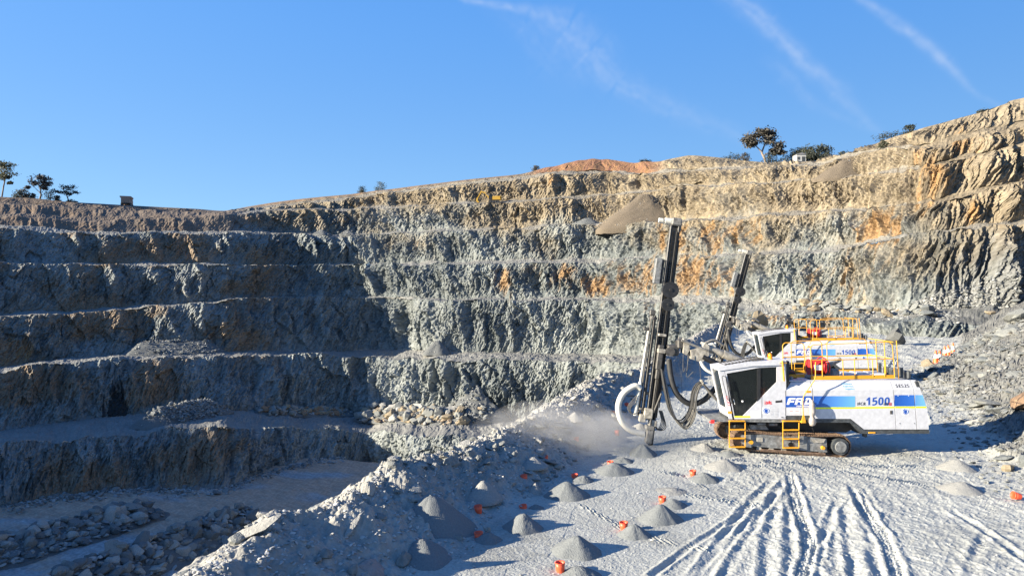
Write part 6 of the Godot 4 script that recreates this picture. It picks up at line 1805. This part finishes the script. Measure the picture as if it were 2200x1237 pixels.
# ------------------------------------------------------------------ small things
func build_small_things() -> void:
	var spots := [[33.0, 54.3, "nearest orange traffic cone with white band at the rubble edge"], [34.1, 55.6, "second traffic cone from the rigs, close beside the nearest one"], [37.0, 59.6, "third traffic cone along the rubble edge, right of the front pair"], [37.8, 60.4, "fourth traffic cone, close behind the third one"], [39.1, 61.8, "farthest traffic cone, alone at the right end of the row"]]
	for s in spots:
		var y := ground(s[0], s[1])
		var root := thing("traffic_cone", s[2], "traffic cone", Vector3(s[0], y - 0.01, -s[1]), "traffic cones beside the rubble bank")
		part(MB.new().box(Vector3(0, 0.025, 0), Vector3(0.46, 0.05, 0.46), 0.02), "base", M.cone, root)
		part(MB.new().lathe(Vector3.ZERO, [[0.19, 0.05], [0.125, 0.40], [0.085, 0.66], [0.055, 0.86], [0.045, 0.92], [0.0, 0.92]], 18), "body", M.cone, root)
		part(MB.new().lathe(Vector3.ZERO, [[0.130, 0.40], [0.088, 0.66], [0.092, 0.67]], 18), "white_band", M.print_white, root)
		root.scale = Vector3.ONE * 1.15

# ------------------------------------------------------------------ far machines
func build_far_machines() -> void:
	var p := wall_at(1062, 12, 0.35)
	var x := thing("excavator", "small yellow excavator digging on the upper bench of the far wall", "excavator", p + Vector3(0, -0.1, 0))
	for s in [-1.0, 1.0]:
		var t := sub("track", x)
		part(MB.new().prism([Vector2(-1.5, 0.35), Vector2(-1.25, 0.0), Vector2(1.25, 0.0), Vector2(1.5, 0.35), Vector2(1.25, 0.75), Vector2(-1.25, 0.75)], s * 0.9 - 0.25, s * 0.9 + 0.25), "belt", M.black, t)
		for k in 4: part(MB.new().cone(Vector3(-1.1 + k * 0.73, 0.32, s * 0.9 - 0.28), Vector3(-1.1 + k * 0.73, 0.32, s * 0.9 + 0.28), 0.22, 0.22, 10), "wheel", M.steel_dark, t)
	part(MB.new().prism([Vector2(-0.6, 0.85), Vector2(1.75, 0.85), Vector2(1.9, 1.1), Vector2(1.85, 1.75), Vector2(1.0, 1.85), Vector2(-0.6, 1.75)], -1.05, 1.05), "engine_body", M.digger, x)
	part(MB.new().box(Vector3(1.75, 1.35, 0), Vector3(0.5, 0.9, 2.1), 0.12), "counterweight", M.digger, x)
	var cab := sub("cab", x)
	part(MB.new().prism([Vector2(-1.5, 0.9), Vector2(-0.5, 0.9), Vector2(-0.5, 2.45), Vector2(-1.15, 2.45), Vector2(-1.5, 1.7)], 0.15, 1.05), "frame", M.black, cab)
	part(MB.new().prism([Vector2(-1.42, 1.65), Vector2(-0.6, 1.65), Vector2(-0.6, 2.35), Vector2(-1.12, 2.35)], 1.05, 1.07), "window", M.glass, cab)
	part(MB.new().prism([Vector2(-0.7, 1.2), Vector2(-1.2, 1.6), Vector2(-2.5, 3.05), Vector2(-3.6, 3.2), Vector2(-3.65, 2.95), Vector2(-2.65, 2.7), Vector2(-1.5, 1.2), Vector2(-1.1, 0.95)], -0.22, 0.18), "boom", M.digger, x)
	part(MB.new().prism([Vector2(-3.3, 3.3), Vector2(-3.65, 3.35), Vector2(-4.6, 1.5), Vector2(-4.45, 1.35), Vector2(-3.7, 2.6)], -0.2, 0.14), "stick", M.digger, x)
	part(MB.new().cone(Vector3(-1.5, 2.0, 0.25), Vector3(-2.5, 2.7, 0.25), 0.09, 0.07, 8).cone(Vector3(-2.6, 3.2, 0.0), Vector3(-3.5, 3.45, 0.0), 0.09, 0.07, 8), "cylinder", M.steel, x)
	part(MB.new().prism([Vector2(-4.4, 1.5), Vector2(-4.75, 1.45), Vector2(-5.0, 0.8), Vector2(-4.8, 0.25), Vector2(-4.3, 0.1), Vector2(-4.1, 0.35), Vector2(-4.5, 0.6)], -0.5, 0.45), "bucket", M.digger, x)
	var q := wall_at(268, 16, 0.0) + Vector3(0, -0.05, 0)
	q += Vector3(q.x, 0, q.z).normalized() * 3.0
	var d := thing("haul_truck", "dusty brown haul truck seen from behind on the left rim", "truck", q)
	d.rotation.y = 0.35
	part(MB.new().prism([Vector2(-1.05, 1.0), Vector2(1.05, 1.0), Vector2(1.05, 2.2), Vector2(1.35, 2.55), Vector2(1.35, 2.85), Vector2(-1.35, 2.85), Vector2(-1.35, 2.55), Vector2(-1.05, 2.2)], -4.2, 0.1), "tray", M.truck, d)
	for k in 4: part(MB.new().box(Vector3(-0.9 + k * 0.6, 1.6, 0.13), Vector3(0.09, 1.2, 0.08)), "tailgate_rib", M.truck, d)
	part(MB.new().box(Vector3(0, 0.85, -2.4), Vector3(0.9, 0.35, 5.4), 0.05), "chassis", M.black, d)
	part(MB.new().box(Vector3(0, 1.6, -5.0), Vector3(2.1, 1.6, 1.3), 0.12), "cab", M.truck, d)
	for s in [-1.0, 1.0]:
		for z in [-0.8, -2.1, -4.9]:
			var w := sub("wheel", d)
			part(MB.new().cone(Vector3(s * 0.75, 0.55, z), Vector3(s * 1.2, 0.55, z), 0.55, 0.55, 16), "tyre", M.rubber, w)
			part(MB.new().cone(Vector3(s * 1.2, 0.55, z), Vector3(s * 1.22, 0.55, z), 0.28, 0.26, 12), "rim", M.steel, w)

# ------------------------------------------------------------------ trees on the rim
func leaf_cloud(lobes: Array, per: int, size: float, s: int) -> ArrayMesh:
	var g := RandomNumberGenerator.new()
	g.seed = s
	var v := PackedVector3Array()
	var idx := PackedInt32Array()
	for l in lobes:
		var c: Vector3 = l[0]
		var rad: Vector3 = l[1]
		# each lobe is itself a few ragged tufts
		var tufts := []
		for t in 11:
			var dd := Vector3(g.randfn(), g.randfn() * 0.8, g.randfn()).normalized() * g.randf_range(0.35, 0.9)
			tufts.append([c + dd * rad, g.randf_range(0.28, 0.5)])
		for k in per:
			var t: Array = tufts[g.randi() % tufts.size()]
			var p: Vector3 = t[0] + Vector3(g.randfn(), g.randfn() * 0.8, g.randfn()) * rad * (t[1] * 0.75)
			var u := Vector3(g.randfn(), g.randfn(), g.randfn()).normalized()
			var w := u.cross(Vector3(g.randfn(), g.randfn(), g.randfn())).normalized()
			var a := size * g.randf_range(0.5, 1.2)
			var b := a * g.randf_range(0.35, 0.7)
			var i := v.size()
			v.append(p - u * a); v.append(p + w * b); v.append(p + u * a); v.append(p - w * b)
			idx.append_array([i, i + 1, i + 2, i, i + 2, i + 3])
	return arrays_mesh(v, idx)

# lobes are given as x, y, half width, half height in units of the tree's height
func tree(called: String, label: String, at: Vector3, h: float, lobes: Array, stems: Array, leaf: Material, bark: Material, per: int, s: int, category := "tree", group := "") -> void:
	var root := thing(called, label, category, at, group)
	var g := RandomNumberGenerator.new()
	g.seed = s * 31
	var L := []
	for l in lobes:
		L.append([Vector3(l[0], l[1], g.randf_range(-0.12, 0.12)) * h, Vector3(l[2] * 1.22, l[3] * 1.3, l[2] * 1.22) * h])
	var tr := MB.new()
	for st in stems:
		for k in st.size() - 1:
			var a := Vector3(st[k][0], st[k][1], 0.03 * sin(k * 2.0 + s)) * h
			var b := Vector3(st[k + 1][0], st[k + 1][1], 0.03 * sin(k * 2.0 + 2.0 + s)) * h
			tr.cone(a, b, st[k][2] * h, st[k + 1][2] * h, 7, k == 0)
	part(tr, "trunk", bark, root)
	inst(leaf_cloud(L, int(per * 1.35), clampf(h * 0.04, 0.16, 0.30), s), "crown", leaf, root)

func rim(u: float, back := 2.0, k := 16) -> Vector3:
	var p := wall_at(u, k, 0.0)
	return p + Vector3(p.x, 0, p.z).normalized() * back + Vector3(0, -0.15, 0)

func build_trees() -> void:
	var gum := [[[0, 0, 0.035], [0.02, 0.25, 0.028], [0.0, 0.5, 0.02], [-0.12, 0.72, 0.008]], [[0.0, 0.5, 0.018], [0.16, 0.75, 0.006]], [[0.02, 0.3, 0.018], [-0.25, 0.55, 0.006]]]
	tree("gum_tree", "tall slender gum tree cut by the left frame edge", rim(2, 3), 9.8, [[-0.1, 0.92, 0.2, 0.08], [0.16, 0.86, 0.17, 0.09], [0.05, 0.72, 0.2, 0.1], [-0.1, 0.6, 0.15, 0.08], [0.14, 0.56, 0.1, 0.06], [0.18, 0.42, 0.05, 0.03]], [[[0.0, 0, 0.02], [0.03, 0.3, 0.018], [0.06, 0.55, 0.014], [0.02, 0.85, 0.006]], [[0.05, 0.45, 0.01], [0.15, 0.6, 0.005]]], M.leaf, M.bark, 210, 1)
	tree("gum_tree", "broad gum tree with thin greyish crown on the left rim", rim(83, 4), 6.9, [[-0.1, 0.9, 0.22, 0.1], [0.18, 0.84, 0.2, 0.1], [-0.3, 0.7, 0.16, 0.1], [0.02, 0.7, 0.22, 0.1], [0.28, 0.66, 0.14, 0.08], [-0.42, 0.52, 0.08, 0.05], [0.05, 0.52, 0.14, 0.08]], gum, M.leaf_dry, M.bark, 170, 2)
	tree("gum_tree", "small flat topped gum tree right of the tree group on the left rim", rim(144, 3), 4.9, [[-0.18, 0.85, 0.25, 0.12], [0.16, 0.88, 0.22, 0.12], [-0.42, 0.62, 0.16, 0.1], [0.36, 0.6, 0.24, 0.1], [-0.12, 0.6, 0.2, 0.1], [0.08, 0.5, 0.12, 0.06]], [[[0, 0, 0.04], [0.0, 0.25, 0.03], [-0.05, 0.45, 0.025], [-0.2, 0.75, 0.008]], [[-0.02, 0.35, 0.02], [0.2, 0.5, 0.012], [0.35, 0.6, 0.006]]], M.leaf_dark, M.bark, 170, 3)
	var shrub := [[[0, 0, 0.03], [0.0, 0.4, 0.02], [0.1, 0.8, 0.008]], [[0, 0.1, 0.02], [-0.2, 0.6, 0.008]]]
	var bush := [[-0.2, 0.45, 0.32, 0.34], [0.22, 0.5, 0.3, 0.34], [0.0, 0.78, 0.28, 0.2], [0.0, 0.25, 0.4, 0.2]]
	var flat := [[-0.7, 0.4, 0.5, 0.3], [0.0, 0.6, 0.6, 0.32], [0.7, 0.45, 0.5, 0.3]]
	var bushes := [
		[106, 3.4, bush, "leaf_dark", "dense dark tree tucked against the broad gum on the left rim"], [30, 2.6, bush, "leaf", "upright shrub between the two left gum trees"], [46, 2.9, bush, "leaf_dry", "thin pale sapling left of the broad gum"], [52, 1.5, bush, "leaf_dark", "low dark bush at the foot of the pale sapling"],
		[68, 1.6, bush, "leaf_dry", "small grey bush just left of the broad gum trunk"], [122, 1.7, bush, "leaf_dark", "little dark bush between the dense tree and the flat topped gum"], [152, 1.1, flat, "leaf_dark", "low bush at the trunk of the flat topped gum"],
		[775, 2.6, bush, "leaf_dark", "scrubby bush on the far hillside, left of a pair"], [816, 3.3, bush, "leaf", "rounder bush on the far hillside, right of a pair"], [1150, 2.2, bush, "leaf_dry", "tiny bush at the left foot of the red mound"], [1385, 1.5, flat, "leaf_dark", "low scrub at the right end of the red mound"],
		[1575, 2.2, flat, "leaf_dark", "spreading scrub left of the great gum tree"], [1600, 2.6, bush, "leaf_dry", "grey scrub close to the left of the great gum tree"], [1655, 2.9, bush, "leaf_dark", "dark round bush at the trunk of the great gum tree"], [1688, 1.8, flat, "leaf_dark", "low bush between the great gum and the house grove"],
		[1811, 2.3, bush, "leaf_dark", "single bush between the grove and the high right wall"], [1912, 2.3, flat, "leaf_dark", "flat spreading bush on the slope of the high right wall"], [1953, 2.0, bush, "leaf_dark", "small round bush higher on the right skyline"], [2118, 1.1, flat, "leaf_dark", "low dark scrub near the top of the right skyline"], [1898, 0.9, bush, "leaf_dry", "tiny shrub below the flat spreading bush"]]
	var k := 20
	for b in bushes:
		var s: float = b[1]
		tree("shrub", b[4], rim(b[0], 2.5), s, b[2], shrub, M[b[3]], M.bark_dark, 150, k, "shrub", "shrubs along the rim")
		k += 1
	tree("shrub", "lone green shrub growing on the right wall's upper ledge", wall_at(1900, 14, 0.4), 1.4, bush, shrub, M.leaf, M.bark_dark, 120, 60, "shrub", "shrubs along the rim")
	tree("gum_tree", "great spreading gum tree with pale forked trunk on the skyline", rim(1642, 3), 8.8, [[0.0, 0.92, 0.17, 0.09], [0.2, 0.85, 0.16, 0.1], [-0.22, 0.8, 0.2, 0.09], [-0.42, 0.62, 0.17, 0.1], [-0.28, 0.55, 0.12, 0.06], [0.1, 0.68, 0.2, 0.1], [0.32, 0.5, 0.15, 0.07], [0.42, 0.32, 0.13, 0.06], [0.25, 0.38, 0.1, 0.05]], [[[0.06, 0, 0.036], [0.0, 0.22, 0.032], [-0.05, 0.34, 0.026], [0.04, 0.6, 0.016], [0.12, 0.8, 0.006]], [[-0.04, 0.32, 0.022], [-0.2, 0.5, 0.014], [-0.36, 0.6, 0.006]], [[0.0, 0.26, 0.018], [0.18, 0.36, 0.012], [0.34, 0.42, 0.006]]], M.leaf_dry, M.bark, 420, 70)
	var grove := [[1711, 4.0, "leaf_dark", "leftmost round tree of the grove hiding the white house"], [1728, 4.4, "leaf_dark", "tree right of the house in the dense grove"], [1742, 4.3, "leaf", "middle tree of the dense grove"], [1757, 4.6, "leaf_dark", "tallest tree of the dense grove"], [1770, 3.6, "leaf_dark", "rightmost tree of the dense grove"], [1779, 2.8, "leaf_dry", "thin pale sapling at the right end of the grove"]]
	for t in grove:
		tree("grove_tree", t[3], rim(t[0], 9), t[1] * 1.25, [[0, 0.82, 0.24, 0.2], [-0.22, 0.62, 0.26, 0.2], [0.22, 0.62, 0.26, 0.2], [0.0, 0.45, 0.3, 0.2]], [[[0, 0, 0.03], [0, 0.4, 0.025], [0.03, 0.8, 0.01]]], M[t[2]], M.bark_dark, 260, k, "tree", "grove beside the house on the rim")
		k += 1
	var hp := rim(1717, 3.5)
	var house := thing("house", "small white house half hidden by the grove on the rim", "house", hp)
	part(MB.new().box(Vector3(0, 1.2, 0), Vector3(2.2, 2.4, 2.2)), "wall", M.house, house)
	part(MB.new().prism([Vector2(-1.3, 2.4), Vector2(1.3, 2.4), Vector2(0, 2.8)], -1.25, 1.25), "roof", M.roof, house)
	part(MB.new().box(Vector3(-0.6, 1.5, 1.11), Vector3(0.6, 0.7, 0.04)), "window", M.glass, house)
	part(MB.new().box(Vector3(0.5, 1.0, 1.11), Vector3(0.7, 1.8, 0.04)), "door", M.dark, house)

# ------------------------------------------------------------------ drilling dust in the air
func build_dust() -> void:
	var puff := func(called: String, label: String, at: Vector3, size: Vector3, density: float) -> void:
		var f := FogVolume.new()
		f.name = numbered(called)
		f.shape = RenderingServer.FOG_VOLUME_SHAPE_ELLIPSOID
		f.size = size
		var m := FogMaterial.new()
		m.density = density
		m.albedo = lin(0.86, 0.85, 0.83)
		f.material = m
		f.position = at
		add_child(f)
		tag(f, label, "dust", "drilling dust in the air", "stuff")
	var g := RandomNumberGenerator.new()
	g.seed = 99
	for k in 16:
		var f := k / 15.0
		var c := Vector3(4.6, -5.85, -28.3).lerp(Vector3(0.3, -5.2, -24.5), f) + Vector3(g.randfn() * 0.5, absf(g.randfn()) * 0.25, g.randfn() * 1.0)
		var sz := lerpf(1.2, 3.2, f) * g.randf_range(0.7, 1.2)
		puff.call("drill_dust", "thin pale dust drifting from the mast foot over the berm", c, Vector3(sz * 1.2, sz * 0.55, sz * 1.2), lerpf(0.11, 0.045, f))
